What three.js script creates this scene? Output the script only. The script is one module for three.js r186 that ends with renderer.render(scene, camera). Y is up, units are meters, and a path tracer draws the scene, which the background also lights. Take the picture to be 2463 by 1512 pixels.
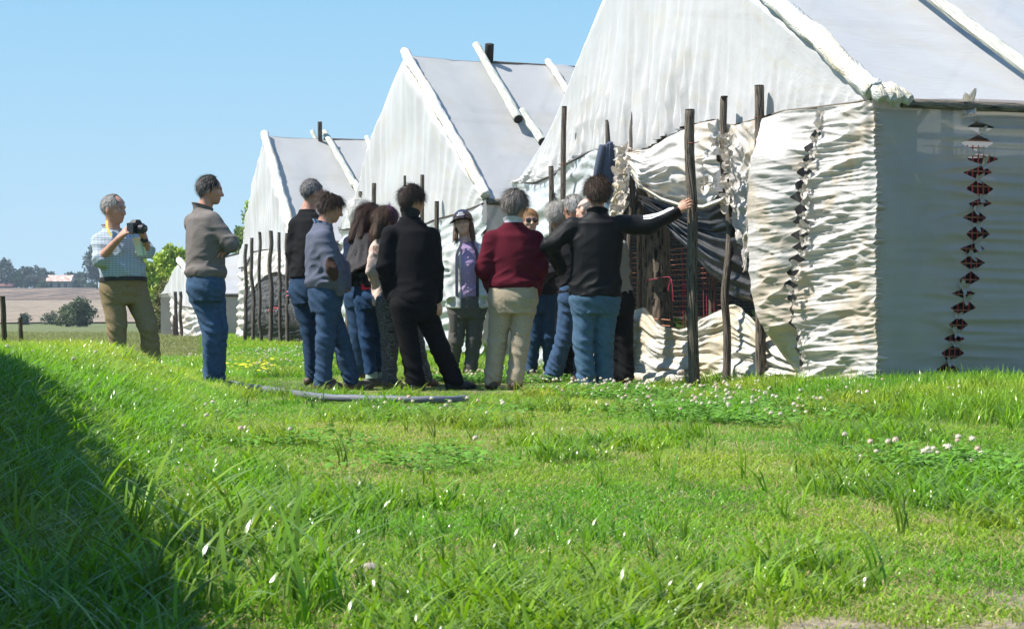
import * as THREE from 'three';
import { mergeGeometries, mergeVertices, toCreasedNormals } from 'three/addons/utils/BufferGeometryUtils.js';
import { ImprovedNoise } from 'three/addons/math/ImprovedNoise.js';

// ---------------------------------------------------------------- camera, sky, sun, exposure
const FOCAL = 4200, CX = 1231, CY = 756, HORIZON = 795, EYE = 0.51;   // lens in units of a 2463 x 1512 picture
const PITCH = Math.atan((HORIZON - CY) / FOCAL);
const scene = new THREE.Scene();
const camera = new THREE.PerspectiveCamera(2 * Math.atan(CY / FOCAL) * 180 / Math.PI, 1024 / 628, 0.1, 3000);
camera.position.set(0, EYE, 0);
camera.rotation.set(PITCH, 0, 0);
camera.focus = 15.5; camera.userData.fStop = 20;

const SUN = new THREE.Vector3(-0.60, 0.84, -0.22).normalize();
const sun = new THREE.DirectionalLight(new THREE.Color(1.0, 0.95, 0.88), 5.0);
sun.position.copy(SUN).multiplyScalar(60); sun.target.position.set(0, 0, -18);
sun.castShadow = true; sun.shadow.mapSize.set(4096, 4096); sun.shadow.radius = 1;
Object.assign(sun.shadow.camera, { left: -35, right: 35, top: 35, bottom: -35, near: 1, far: 160 });
scene.add(sun, sun.target);

{ // clear midday sky: pale at the horizon, deeper blue overhead
  const w = 512, h = 256, px = new Float32Array(w * h * 4);
  const mix = (a, b, t) => a.map((v, i) => v + (b[i] - v) * t);
  for (let j = 0; j < h; j++) {
    const el = ((j + 0.5) / h - 0.5) * 180;
    for (let i = 0; i < w; i++) {
      let c;
      if (el < 0) c = [0.42, 0.50, 0.50];
      else {
        const stops = [[0, [0.545, 0.745, 0.875]], [4, [0.46, 0.70, 0.885]], [11, [0.31, 0.60, 0.86]], [30, [0.17, 0.38, 0.72]], [90, [0.09, 0.23, 0.55]]];
        let k = 0; while (k < 3 && el > stops[k + 1][0]) k++;
        const t = (el - stops[k][0]) / (stops[k + 1][0] - stops[k][0]);
        c = mix(stops[k][1], stops[k + 1][1], t);
      }
      const o = (j * w + i) * 4; px[o] = c[0] / 1.70; px[o + 1] = c[1] / 1.70; px[o + 2] = c[2] / 1.70; px[o + 3] = 1;
    }
  }
  const sky = new THREE.DataTexture(px, w, h, THREE.RGBAFormat, THREE.FloatType);
  sky.mapping = THREE.EquirectangularReflectionMapping; sky.magFilter = THREE.LinearFilter; sky.needsUpdate = true;
  scene.background = sky; scene.environment = sky;
}
const renderer = new THREE.WebGLRenderer({ antialias: true });
renderer.toneMapping = THREE.LinearToneMapping;
renderer.toneMappingExposure = 1.85;
renderer.shadowMap.enabled = true;
scene.fog = new THREE.FogExp2(0xc8dcec, 0.00042);

// ---------------------------------------------------------------- helpers
const V = (x, y, z) => new THREE.Vector3(x, y, z);
function rng(seed) { let a = seed >>> 0; return () => { a = (a + 0x6D2B79F5) | 0; let t = Math.imul(a ^ (a >>> 15), 1 | a); t = (t + Math.imul(t ^ (t >>> 7), 61 | t)) ^ t; return ((t ^ (t >>> 14)) >>> 0) / 4294967296; }; }
const PN = new ImprovedNoise();
const noise = (x, y, z = 0.37) => PN.noise(x, y, z);
const fbm = (x, y, z = 0.37, o = 4) => { let s = 0, a = 0.5, f = 1; for (let i = 0; i < o; i++) { s += a * PN.noise(x * f, y * f, z * f + i * 7.1); a *= 0.5; f *= 2.03; } return s; };
const sstep = (a, b, x) => { const t = Math.min(1, Math.max(0, (x - a) / (b - a))); return t * t * (3 - 2 * t); };
const lerp = (a, b, t) => a + (b - a) * t;
const clamp = (x, a, b) => Math.min(b, Math.max(a, x));
// a point at a given distance in front of the lens, from its place in the picture
function W(px, py, d) {
  const y = (CY - py) / FOCAL, c = Math.cos(PITCH), s = Math.sin(PITCH);
  const ry = y * c + s, rz = -c + y * s, k = d / -rz;
  return V((px - CX) / FOCAL * k, EYE + ry * k, -d);
}
function poly(pts, x) { // piecewise linear curve
  if (x <= pts[0][0]) return pts[0][1];
  for (let i = 1; i < pts.length; i++) if (x <= pts[i][0]) { const [a, b] = pts[i - 1], [c, e] = pts[i]; return b + (e - b) * (x - a) / (c - a); }
  return pts[pts.length - 1][1];
}
const used = new Map();
function numbered(name) { const n = used.get(name) ?? 0; used.set(name, n + 1); return n ? `${name}_${String(n).padStart(3, '0')}` : name; }
function tag(o, label, category, group, kind) {
  if (label) o.userData.label = label; if (category) o.userData.category = category;
  if (group) o.userData.group = group; if (kind) o.userData.kind = kind; return o;
}
function thing(name, label, category, pos = V(0, 0, 0), group) {
  const o = new THREE.Group(); o.name = numbered(name); o.position.copy(pos); scene.add(o); return tag(o, label, category, group);
}
function mesh(name, geo, mat, parent) {
  const m = new THREE.Mesh(geo, mat); m.castShadow = m.receiveShadow = true;
  m.name = parent ? name : numbered(name); (parent ?? scene).add(m); return m;
}
// geometry in world coordinates made local to its parent's origin
function part(name, geo, mat, parent, sub) {
  const root = sub ?? parent, m = new THREE.Mesh(geo, mat); m.castShadow = m.receiveShadow = true; m.name = name;
  geo.translate(-parent.position.x, -parent.position.y, -parent.position.z); root.add(m); return m;
}
const merge = (list) => { const l = list.map(g => { const q = g.index ? g : g; return q; }); const anyIdx = l.some(g => g.index), allIdx = l.every(g => g.index); return mergeGeometries(anyIdx && !allIdx ? l.map(g => g.index ? g.toNonIndexed() : g) : l); };
function tubeGeo(pts, r, seg = 8, rings, rEnd) { // tapered tube with closed ends through points
  const curve = new THREE.CatmullRomCurve3(pts, false, 'centripetal'), n = rings ?? Math.max(2, pts.length * 3);
  const fr = curve.computeFrenetFrames(n, false), pos = [], uv = [], idx = [], len = curve.getLength();
  for (let i = 0; i <= n; i++) {
    const t = i / n, c = curve.getPointAt(t), rad = typeof r === 'function' ? r(t) : lerp(r, rEnd ?? r, t);
    for (let j = 0; j <= seg; j++) {
      const a = j / seg * Math.PI * 2, rr = typeof r === 'function' ? r(t, a) : rad;
      pos.push(c.x + (fr.normals[i].x * Math.cos(a) + fr.binormals[i].x * Math.sin(a)) * rr, c.y + (fr.normals[i].y * Math.cos(a) + fr.binormals[i].y * Math.sin(a)) * rr, c.z + (fr.normals[i].z * Math.cos(a) + fr.binormals[i].z * Math.sin(a)) * rr);
      uv.push(j / seg, t * len);
    }
  }
  for (let i = 0; i < n; i++) for (let j = 0; j < seg; j++) { const a = i * (seg + 1) + j, b = a + seg + 1; idx.push(a, b, a + 1, b, b + 1, a + 1); }
  for (const [row, flip] of [[0, 1], [n, 0]]) {
    const c = curve.getPointAt(row / n), k = pos.length / 3; pos.push(c.x, c.y, c.z); uv.push(0.5, 0);
    for (let j = 0; j < seg; j++) { const a = row * (seg + 1) + j; flip ? idx.push(k, a, a + 1) : idx.push(k, a + 1, a); }
  }
  const g = new THREE.BufferGeometry(); g.setAttribute('position', new THREE.Float32BufferAttribute(pos, 3)); g.setAttribute('uv', new THREE.Float32BufferAttribute(uv, 2)); g.setIndex(idx); g.computeVertexNormals(); return g;
}
function gridGeo(nu, nv, f, uvf) { // f(u, v) -> Vector3
  const pos = [], uv = [], idx = [];
  for (let j = 0; j <= nv; j++) for (let i = 0; i <= nu; i++) { const u = i / nu, v = j / nv, p = f(u, v); pos.push(p.x, p.y, p.z); const q = uvf ? uvf(u, v, p) : [u, v]; uv.push(q[0], q[1]); }
  for (let j = 0; j < nv; j++) for (let i = 0; i < nu; i++) { const a = j * (nu + 1) + i, b = a + nu + 1; idx.push(a, a + 1, b, b, a + 1, b + 1); }
  const g = new THREE.BufferGeometry(); g.setAttribute('position', new THREE.Float32BufferAttribute(pos, 3)); g.setAttribute('uv', new THREE.Float32BufferAttribute(uv, 2)); g.setIndex(idx); g.computeVertexNormals(); return g;
}
// computed texture: f(u, v) -> [r, g, b] or a number, 0..1, tiling is up to f
function tex(size, f, srgb = true, rep = [1, 1]) {
  const [w, h] = Array.isArray(size) ? size : [size, size], d = new Uint8Array(w * h * 4);
  for (let j = 0; j < h; j++) for (let i = 0; i < w; i++) { const c = f((i + 0.5) / w, (j + 0.5) / h), o = (j * w + i) * 4; const a = Array.isArray(c) ? c : [c, c, c]; for (let k = 0; k < 3; k++) d[o + k] = clamp(a[k], 0, 1) * 255; d[o + 3] = 255; }
  const t = new THREE.DataTexture(d, w, h); t.wrapS = t.wrapT = THREE.RepeatWrapping; t.magFilter = THREE.LinearFilter; t.minFilter = THREE.LinearMipmapLinearFilter; t.generateMipmaps = true;
  if (srgb) t.colorSpace = THREE.SRGBColorSpace; t.repeat.set(...rep); t.needsUpdate = true; return t;
}
// tiling noise on the unit square
const tn = (u, v, f, s = 0) => { const a = u * Math.PI * 2, b = v * Math.PI * 2, r = f / 6.2832; return PN.noise(Math.cos(a) * r + 11.3 + s, Math.sin(a) * r + Math.cos(b) * r * 1.0 + 5.1 + s * 2, Math.sin(b) * r + 3.7 - s); };
const col = (r, g, b) => new THREE.Color().setRGB(r, g, b);
const std = (o) => new THREE.MeshStandardMaterial(o);
const phys = (o) => new THREE.MeshPhysicalMaterial(o);
const DS = { side: THREE.DoubleSide };
// ---------------------------------------------------------------- the lie of the land
function H(x, d) {
  let h = 0;
  h += 0.012 * Math.max(0, Math.min(d, 40) - 15) + 0.0052 * clamp(d - 40, 0, 100);       // rises gently away from the path
  if (d > 140) h += 0.0345 * (Math.min(d, 430) - 140) + 0.003 * Math.max(0, d - 430);
  const foot = 0.35 + 0.13 * d;                                                          // bank on the left of the path
  h += 0.335 * sstep(0, 0.95, -x - foot - 0.05) * sstep(14.3, 12.3, d) * sstep(-4, 1, d);
  h += 0.075 * sstep(1.6, 3.2, x) * sstep(6, 11.5, d) * sstep(30, 16, d);                 // and a low rise on the right, under the corner
  h += 0.03 * fbm(x * 0.35, d * 0.35, 1.3, 3) * sstep(60, 30, d);
  if (d > 60) h += 0.4 * noise(x * 0.01, d * 0.012) * sstep(60, 160, d);
  return h;
}
{
  const ds = []; for (let d = -8; d < 16; d += 0.16) ds.push(d); for (let d = 16, st = 0.2; d < 2200; d += st, st *= 1.045) ds.push(d);
  const nu = 200, pos = [], uv = [], idx = [], colr = [];
  for (const d of ds) for (let i = 0; i <= nu; i++) {
    const u = i / nu * 2 - 1, half = 9 + Math.max(0, d) * 0.9, x = half * (0.55 * u + 0.45 * u * u * u);
    pos.push(x, H(x, d), -d); uv.push(x, d);
    const m = sstep(18, 45, d), n = fbm(x * 0.8, d * 0.8, 2.2, 4);
    const pt = sstep(-0.15, 0.2, fbm(x * 0.7, d * 0.5, 12.2, 3)), near = [lerp(0.065, 0.34, pt) + 0.07 * n, lerp(0.10, 0.32, pt) + 0.06 * n, lerp(0.02, 0.13, pt) + 0.03 * n], far = [0.17, 0.20, 0.062];
    // trodden earth shows where the mown strip is worn through
    const bare = sstep(0.05, 0.22, fbm(x * 1.7 + 4, d * 1.2, 5.5, 4) - 0.32 * Math.hypot((x - 0.44) / 0.62, (d - 2.98) / 0.30) + 0.42);
    const e = [0.33, 0.27, 0.20];
    for (let k = 0; k < 3; k++) colr.push(lerp(lerp(near[k], e[k], bare * (d < 5 ? 1 : 0)), far[k], m));
  }
  for (let j = 0; j < ds.length - 1; j++) for (let i = 0; i < nu; i++) { const a = j * (nu + 1) + i, b = a + nu + 1; idx.push(a, a + 1, b, b, a + 1, b + 1); }
  const g = new THREE.BufferGeometry(); g.setAttribute('position', new THREE.Float32BufferAttribute(pos, 3)); g.setAttribute('uv', new THREE.Float32BufferAttribute(uv, 2)); g.setAttribute('color', new THREE.Float32BufferAttribute(colr, 3)); g.setIndex(idx); g.computeVertexNormals();
  const grain = tex(512, (u, v) => { const n = 0.5 + 0.5 * (tn(u, v, 18) + 0.7 * tn(u, v, 55, 3) + 0.5 * tn(u, v, 140, 7)); return 0.62 + 0.38 * n; });
  const bump = tex(512, (u, v) => 0.5 + 0.35 * (tn(u, v, 30, 1) + 0.6 * tn(u, v, 90, 5)), false);
  tag(mesh('ground', g, std({ vertexColors: true, map: grain, bumpMap: bump, bumpScale: 0.012, roughness: 1 })), 'grassy ground of the farm reaching to the hill', 'ground', null, 'structure');
}
function sheet(name, d0, d1, x0, x1, lift, mat, label, nd = 60, nx = 40, wob = 0) {
  const g = gridGeo(nx, nd, (u, v) => { const d = lerp(d0, d1, v), x = lerp(x0, x1, u) * d / d1, dd = d + wob * noise(x * 0.03, 3.3 + v) * (v < 0.02 || v > 0.98 ? 1 : 0); return V(x, H(x, dd) + lift, -dd); }, (u, v, p) => [p.x, -p.z]);
  tag(mesh(name, g, mat), label, 'field', null, 'structure');
}
{
  const stubble = tex(512, (u, v) => { const n = tn(u, v, 14) * 0.5 + tn(u, v, 60, 3) * 0.5 + tn(u * 1, v, 120, 4) * 0.4; return [0.50 + 0.16 * n, 0.445 + 0.15 * n, 0.375 + 0.13 * n]; }, true, [1 / 24, 1 / 40]);
  sheet('stubble_field', 147, 262, -150, 60, 0.12, std({ map: stubble, roughness: 1 }), 'pale pinkish stubble field below the ploughed strip', 60, 60, 3);
  const plough = tex(512, (u, v) => { const f = Math.sin(u * Math.PI * 2 * 9 + 1.2 * tn(u, v, 3)) * 0.5 + 0.5, n = tn(u, v, 10, 2), m = tn(u, v, 50, 6), k = clamp(f * 0.75 + n * 0.8 + m * 0.45, 0, 1); return [lerp(0.27, 0.56, k), lerp(0.215, 0.475, k), lerp(0.18, 0.39, k)]; }, true, [1 / 40, 1 / 200]);
  sheet('ploughed_field', 262.5, 423, -170, 60, 0.14, std({ map: plough, roughness: 1 }), 'brown ploughed strip striped with furrows on the hill', 60, 60, 3);
}

// ---------------------------------------------------------------- grass, clover (uncountable: one object of each kind)
const bladeMat = phys({ color: 0xffffff, roughness: 0.92, transmission: 0.55, thickness: 0, specularIntensity: 0.4, clearcoat: 0.6, clearcoatRoughness: 0.22, vertexColors: true, ...DS });
const lawnMat = bladeMat.clone(); lawnMat.clearcoat = 0.3;
function bladeClump(seed, n, spread, hMin, hMax, w, lean, seg = 3, tipTone = 1.15) {
  const r = rng(seed), pos = [], idx = [], nor = [], colr = [];
  for (let b = 0; b < n; b++) {
    const a = r() * 6.283, rad = Math.sqrt(r()) * spread, bx = Math.cos(a) * rad, bz = Math.sin(a) * rad, h = lerp(hMin, hMax, r() * r() * 0.6 + r() * 0.4), dir = r() * 6.283, ln = lean * (0.25 + 1.1 * r()) * h, ww = w * (0.6 + 0.8 * r());
    const dx = Math.cos(dir), dz = Math.sin(dir), tw = r() * 1.2 - 0.6, sx = -Math.sin(dir + tw), sz = Math.cos(dir + tw), k0 = pos.length / 3, tone = 0.8 + 0.4 * r(), yel = r();
    for (let s = 0; s <= seg; s++) {
      const t = s / seg, y = h * (t - 0.28 * lean * t * t * t), o = ln * t * t, wd = ww * (s === seg ? 0.12 : 1 - 0.45 * t * t) * (s === 0 ? 0.75 : 1);
      const cx = bx + dx * o, cz = bz + dz * o;
      for (const q of [-0.5, 0.5]) {
        pos.push(cx + sx * wd * q, y, cz + sz * wd * q);
        const nx = dx * (1 - 0.4 * t) * 0.75 + sx * q * 0.7, ny = 0.55 + 0.5 * t, nz = dz * 0.75 * (1 - 0.4 * t) + sz * q * 0.7, l = Math.hypot(nx, ny, nz); nor.push(-nx / l, ny / l, -nz / l);
        colr.push(tone * (0.95 + 0.12 * yel), tone, tone * (0.85 + 0.2 * yel));
      }
    }
    for (let s = 0; s < seg; s++) { const k = k0 + s * 2; idx.push(k, k + 1, k + 2, k + 1, k + 3, k + 2); }
  }
  const g = new THREE.BufferGeometry(); g.setAttribute('position', new THREE.Float32BufferAttribute(pos, 3)); g.setAttribute('normal', new THREE.Float32BufferAttribute(nor, 3)); g.setAttribute('color', new THREE.Float32BufferAttribute(colr, 3)); g.setIndex(idx); g.computeVertexNormals(); return g;
}
function scatter(name, label, category, geo, mat, places, colour) { // places: [x, d, scale, height scale, extra lift]
  const m = new THREE.InstancedMesh(geo, mat, places.length), M = new THREE.Matrix4(), q = new THREE.Quaternion(), e = new THREE.Euler(), c = new THREE.Color(), r = rng(places.length + 17);
  places.forEach(([x, d, s, hs = 1, lift = 0], i) => {
    e.set((r() - 0.5) * 0.3, r() * 6.283, (r() - 0.5) * 0.3); q.setFromEuler(e);
    M.compose(V(x, H(x, d) + lift - 0.004, -d), q, V(s, s * hs, s)); m.setMatrixAt(i, M);
    const k = colour(x, d, r); m.setColorAt(i, c.setRGB(k[0], k[1], k[2]));
  });
  m.castShadow = m.receiveShadow = true; m.name = numbered(name); scene.add(m); return tag(m, label, category, null, 'stuff');
}
const half = (d) => 0.31 * d + 0.35;
// how far a spot lies inside the long grass of the left bank / of the right hand verge
const bankOf = (x, d) => sstep(-0.1, 0.45, -x - (0.35 + 0.13 * d));
const vergeOf = (x, d) => sstep(0.0, 0.7, x - lerp(3.3, 1.55, sstep(3, 13.5, d))) * sstep(4, 7, d);
const tuftOf = (x, d) => sstep(0.02, 0.25, fbm(x * 1.1 + 9, d * 0.8, 8.8, 3)) * 0.75;
const bareOf = (x, d) => sstep(0.05, 0.22, fbm(x * 1.7 + 4, d * 1.2, 5.5, 4) - 0.32 * Math.hypot((x - 0.44) / 0.62, (d - 2.98) / 0.30) + 0.42) * (d < 5 ? 1 : 0);
const GREEN = (x, d, r) => { const n = fbm(x * 0.9, d * 0.6, 4.4, 3), v = 0.72 + 0.5 * r(), w = clamp(0.35 + 1.6 * n + 0.25 * (r() - 0.5), 0, 1); return [lerp(0.155, 0.37, w) * v, lerp(0.38, 0.47, w) * v, lerp(0.006, 0.030, w) * v]; };
{
  const r = rng(5), lawn = [], mid = [], tall = [], dry = [], wide = [];
  const N = 95000;
  for (let i = 0; i < N; i++) {
    const t = r(), d = 2.5 + Math.pow(t, 1.25) * 19, x = (r() * 2 - 1) * half(d);
    { const dh = poly([[-2.49, 15.5], [-2.0, 13.9], [-1.47, 12.7], [-0.9, 12.1], [-0.3, 11.95]], x); if (x > -2.55 && x < -0.3 && d > dh - 0.5 && d < dh + 0.06 && r() < 0.85) continue; }
    const b = bankOf(x, d), vg = vergeOf(x, d), tf = tuftOf(x, d), bare = bareOf(x, d), far = 0.85 + 0.035 * d;
    if (b * sstep(6.0, 9.5, d) > r() * 0.9 + 0.05) { tall.push([x, d, (0.6 + 0.4 * r()) * far, 0.55 + 0.35 * r()]); continue; }
    if (b > r() * 0.8 + 0.05) { mid.push([x, d, (0.7 + 0.5 * r()) * far, 0.55 + 0.5 * r()]); continue; }
    if (vg > r()) { tall.push([x, d, (0.6 + 0.45 * r()) * far, 0.6 + 0.45 * r()]); continue; }
    if (r() < bare * 0.93) continue;
    const trod = sstep(13.6, 14.4, d) * sstep(17.2, 16.2, d) * sstep(-2.5, -2.0, x) * sstep(1.5, 1.0, x); if (r() < trod * 0.75) continue;
    if (trod > 0.5) { (r() < 0.25 ? dry : lawn).push([x, d, (0.7 + 0.4 * r()) * far, 0.5 + 0.5 * r()]); continue; }
    if (tf > r() * 1.5 + 0.1) mid.push([x, d, (0.7 + 0.6 * r()) * far, 0.75 + 0.6 * r()]);
    else (r() < 0.14 + 0.26 * sstep(-0.15, 0.2, fbm(x * 0.7, d * 0.5, 12.2, 3)) ? dry : lawn).push([x, d, (0.75 + 0.5 * r()) * far, 0.6 + 0.65 * r()]);
  }
  for (let i = 0; i < 26000; i++) { const d = 21 + Math.pow(r(), 1.3) * 45, x = lerp(-0.175, 0.05, r()) * d; lawn.push([x, d, 2.2 + d * 0.03, 1.1 + 0.9 * r()]); }
  for (let i = 0; i < 500; i++) { const d = 8 + r() * 6, x = lerp(1.5, 3.6, r()); if (vergeOf(x, d) > 0.4) tall.push([x, d, 0.7 + 0.3 * r(), 1.3 + 0.6 * r()]); }
  for (let i = 0; i < 24000; i++) { const d = 0.5 + Math.pow(r(), 1.1) * 20, side = r() < 0.5 ? -1 : 1, x = side * (half(Math.max(0, d)) + Math.pow(r(), 1.3) * 4.5); if (bareOf(x, d) > 0.4) continue; (r() < 0.3 ? mid : lawn).push([x, d, 1.5 + 0.8 * r(), 0.9 + 0.5 * r()]); }
  const meadow = []; for (let i = 0; i < 12000; i++) { const d = 14.2 + Math.pow(r(), 1.4) * 48, x = lerp(-0.42, -0.17, r()) * d; meadow.push([x, d, 1.6 + 0.03 * d, 0.8 + 0.6 * r()]); }
  scatter('meadow_grass', 'dull olive meadow grass beyond the bank on the left', 'grass', bladeClump(9, 12, 0.06, 0.010, 0.036, 0.0034, 0.8), lawnMat, meadow, (x, d, r) => { const v = 0.8 + 0.4 * r(); return [0.24 * v, 0.27 * v, 0.085 * v]; });
  scatter('lawn_grass', 'short mown green grass covering the path', 'grass', bladeClump(1, 16, 0.06, 0.010, 0.032, 0.0034, 0.8), lawnMat, lawn, GREEN);
  scatter('dry_grass', 'thin straw coloured blades in the mown grass', 'grass', bladeClump(2, 9, 0.06, 0.012, 0.036, 0.0028, 1.3), lawnMat, dry, (x, d, r) => { const v = 0.7 + 0.5 * r(); return [0.48 * v, 0.41 * v, 0.17 * v]; });
  scatter('tufted_grass', 'longer green grass tufts among the mown grass', 'grass', bladeClump(3, 15, 0.05, 0.03, 0.095, 0.0048, 0.75, 4), bladeMat, mid, (x, d, r) => { const v = 0.75 + 0.45 * r(), c = GREEN(x, d, r); return [c[0] * 1.05 * v, c[1] * 0.98 * v, c[2] * v]; });
  scatter('bank_grass', 'long glossy grass on the bank and the verge', 'grass', bladeClump(4, 13, 0.06, 0.07, 0.19, 0.0062, 0.55, 4), bladeMat, tall, (x, d, r) => { const v = 0.75 + 0.5 * r(), c = GREEN(x, d, r); return [c[0] * 1.05 * v, c[1] * 0.98 * v, c[2] * 1.1 * v]; });
  // rank broad bladed grass at the foot of the bank, nearest the lens, and scattered broad blades in the lawn
  for (let i = 0; i < 3000; i++) { const d = 2.4 + Math.pow(r(), 1.2) * 4.2, edge = -0.30 + 0.31 * d, q = r() * r(), x = -(edge + 0.02 + q * 0.0 + r() * 0.75 - 0.06 * r()); wide.push([x, d, 0.25 + 0.3 * r(), 0.7 + 0.4 * r()]); }
  for (let i = 0; i < 120; i++) { const d = 3 + r() * 9, x = (r() * 2 - 1) * half(d); if (bareOf(x, d) < 0.3) wide.push([x, d, 0.3 + 0.35 * r(), 0.6 + 0.5 * r()]); }
  for (let i = 0; i < 220; i++) { const d = 2.9 + r() * 1.6, x = lerp(-0.55, 0.45, r()); wide.push([x, d, 0.22 + 0.2 * r(), 0.7 + 0.4 * r()]); }
  for (let i = 0; i < 90; i++) { const d = 2.95 + r() * 1.6, x = -(0.62 + 0.30 * (d - 3)) + r() * 0.36; wide.push([x, d, 0.45 + 0.35 * r(), 0.8 + 0.4 * r()]); }
  scatter('rank_grass', 'rank broad bladed grass at the left edge', 'grass', bladeClump(6, 7, 0.05, 0.14, 0.36, 0.011, 0.6, 6), bladeMat, wide, (x, d, r) => { const v = 0.6 + 0.5 * r(), c = GREEN(x, d, r); return [c[0] * 0.9 * v, c[1] * 0.95 * v, c[2] * 1.3 * v]; });
}
{ // clover: three leaflets on a stalk, and round flower heads
  const leaf = () => { const g = []; for (let k = 0; k < 3; k++) { const s = new THREE.CircleGeometry(0.0068, 7); s.rotateX(-Math.PI / 2 + 0.25); s.translate(0, 0, 0.0075); s.rotateY(k * 2.094); g.push(s); } return merge(g); };
  const rr = rng(77), patch = []; for (let k = 0; k < 9; k++) { const g = leaf(); g.rotateX((rr() - 0.5) * 0.7); g.rotateZ((rr() - 0.5) * 0.7); g.translate((rr() - 0.5) * 0.13, 0.015 + rr() * 0.045, (rr() - 0.5) * 0.13); patch.push(g); }
  const patchGeo = merge(patch);
  const r = rng(21), leaves = [], heads = [], stems = [], yellow = [];
  const blobs = [[1.25, 10.4, 0.7, 1.5, 300], [-0.37, 9.9, 0.6, 1.0, 60], [1.6, 13.2, 1.2, 1.0, 560], [2.2, 11.2, 0.7, 1.2, 160], [1.55, 6.2, 0.35, 0.5, 110], [-2.9, 25, 1.6, 6, 1300], [-0.3, 16.5, 0.8, 1.0, 300], [0.62, 14.2, 0.5, 0.5, 200], [-0.35, 6.4, 0.4, 0.5, 25], [-0.95, 7.6, 0.4, 0.6, 25], [-2.1, 9.5, 0.7, 1.4, 60]];
  for (const [bx, bd, sx, sd, n] of blobs) for (let i = 0; i < n * 1.25; i++) {
    const a = r() * 6.283, q = Math.pow(r(), 0.75) * (1 + 0.5 * noise(a * 1.3, bx * 3)), x = bx + Math.cos(a) * q * sx, d = bd + Math.sin(a) * q * sd, s = (0.8 + 0.6 * r()) * (1 + Math.max(0, d - 14) * 0.03), lift = 0.02 * r();
    leaves.push([x, d, s, 1, lift]);
    if (r() < 0.2) { const h = 0.055 + 0.075 * r(); heads.push([x, d, (0.8 + 0.5 * r()) * (1 + Math.max(0, d - 14) * 0.02), 1, h]); stems.push([x, d, 1, h / 0.1, 0]); }
  }
  const leafMat = phys({ color: 0xffffff, roughness: 0.9, transmission: 0.35, thickness: 0, specularIntensity: 0.3, ...DS });
  scatter('clover_leaves', 'dark green clover leaves in low patches', 'clover', patchGeo, leafMat, leaves, (x, d, r) => { const v = 0.7 + 0.6 * r(); return [0.12 * v, 0.29 * v, 0.025 * v]; });
  const headGeo = (() => { const l = [], q = rng(9); for (let k = 0; k < 26; k++) { const c = new THREE.ConeGeometry(0.0028, 0.011, 4); c.translate(0, 0.0075, 0); const ph = Math.acos(1 - 1.55 * (k + 0.5) / 26), th = k * 2.39996; c.rotateZ(-ph); c.rotateY(th + q() * 0.3); l.push(c); } const core = new THREE.IcosahedronGeometry(0.007, 1); l.push(core); return merge(l.map(g => { const n = g.index ? g.toNonIndexed() : g; return n; })); })();
  scatter('clover_flowers', 'round white clover flower heads dotted over the grass', 'clover', headGeo, std({ color: 0xffffff, roughness: 0.9 }), heads, (x, d, r) => { const v = 0.75 + 0.3 * r(), p = r() < 0.2 ? 0.82 : 1; return [0.76 * v, 0.68 * v * p, 0.55 * v * p]; });
  scatter('clover_stalks', 'thin green clover stalks', 'clover', new THREE.CylinderGeometry(0.0012, 0.0015, 0.1, 4).translate(0, 0.05, 0), std({ color: 0xffffff, roughness: 0.8 }), stems, () => [0.1, 0.2, 0.04]);
  for (let i = 0; i < 46; i++) { const d = 17.4 + r() * 2.6, x = W(lerp(545, 660, r()), 0, d).x; yellow.push([x, d, 1.1 + r(), 1, 0.06 + 0.09 * r()]); }
  for (let i = 0; i < 6; i++) { const d = 11.8 + r(), x = W(lerp(330, 480, r()), 0, d).x; yellow.push([x, d, 0.8, 1, 0.12]); }
  const daisy = (() => { const l = []; for (let k = 0; k < 8; k++) { const p = new THREE.CircleGeometry(0.0065, 6); p.scale(0.6, 1.2, 1); p.rotateX(-1.25); p.translate(0, 0, 0.010); p.rotateY(k * 0.785); l.push(p); } const c = new THREE.IcosahedronGeometry(0.006, 1); c.scale(1, 0.5, 1); return merge([...l.map(g => g.toNonIndexed()), c]); })();
  scatter('yellow_flowers', 'small yellow flowers in the grass beside the path', 'flowers', daisy, std({ color: 0xffffff, roughness: 0.8, ...DS }), yellow, (x, d, r) => [0.75, 0.58 + 0.08 * r(), 0.015]);
}
// ---------------------------------------------------------------- greenhouses: log frames under white plastic film
const filmTex = tex(512, (u, v) => { const n = tn(u, v, 5) * 0.5 + tn(u, v, 16, 2) * 0.35 + tn(u, v, 70, 4) * 0.12, k = 0.955 + 0.06 * n, d = sstep(0.1, 0.6, tn(u, v, 8, 9) + 0.3 * tn(u, v, 40, 1)); return [k, k * lerp(1, 0.99, d), k * lerp(1.0, 0.965, d)]; });
const tarpTex = tex(512, (u, v) => { const n = tn(u, v, 6, 3) * 0.5 + tn(u, v, 22, 5) * 0.3 + tn(u, v, 90, 8) * 0.12, k = 0.92 + 0.12 * n, d = sstep(0.05, 0.40, tn(u, v, 5, 1) + 0.35 * tn(u, v, 26, 2)); return [k * lerp(1, 0.96, d), k * lerp(0.995, 0.91, d), k * lerp(0.975, 0.82, d)]; });
const wrinkle = tex(512, (u, v) => 0.5 + 0.5 * (Math.abs(tn(u, v, 14, 4)) * 0.9 + 0.5 * Math.abs(tn(u, v, 37, 6)) - 0.3), false);
const rep = (t, a, b) => { const c = t.clone(); c.repeat.set(a, b); c.needsUpdate = true; return c; };
const filmMat = phys({ color: col(0.715, 0.71, 0.705), map: rep(filmTex, 0.4, 0.25), roughness: 0.60, transmission: 0.38, thickness: 0, clearcoat: 0.3, clearcoatRoughness: 0.2, bumpMap: rep(wrinkle, 1.4, 0.25), bumpScale: 0.004, ...DS });
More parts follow.
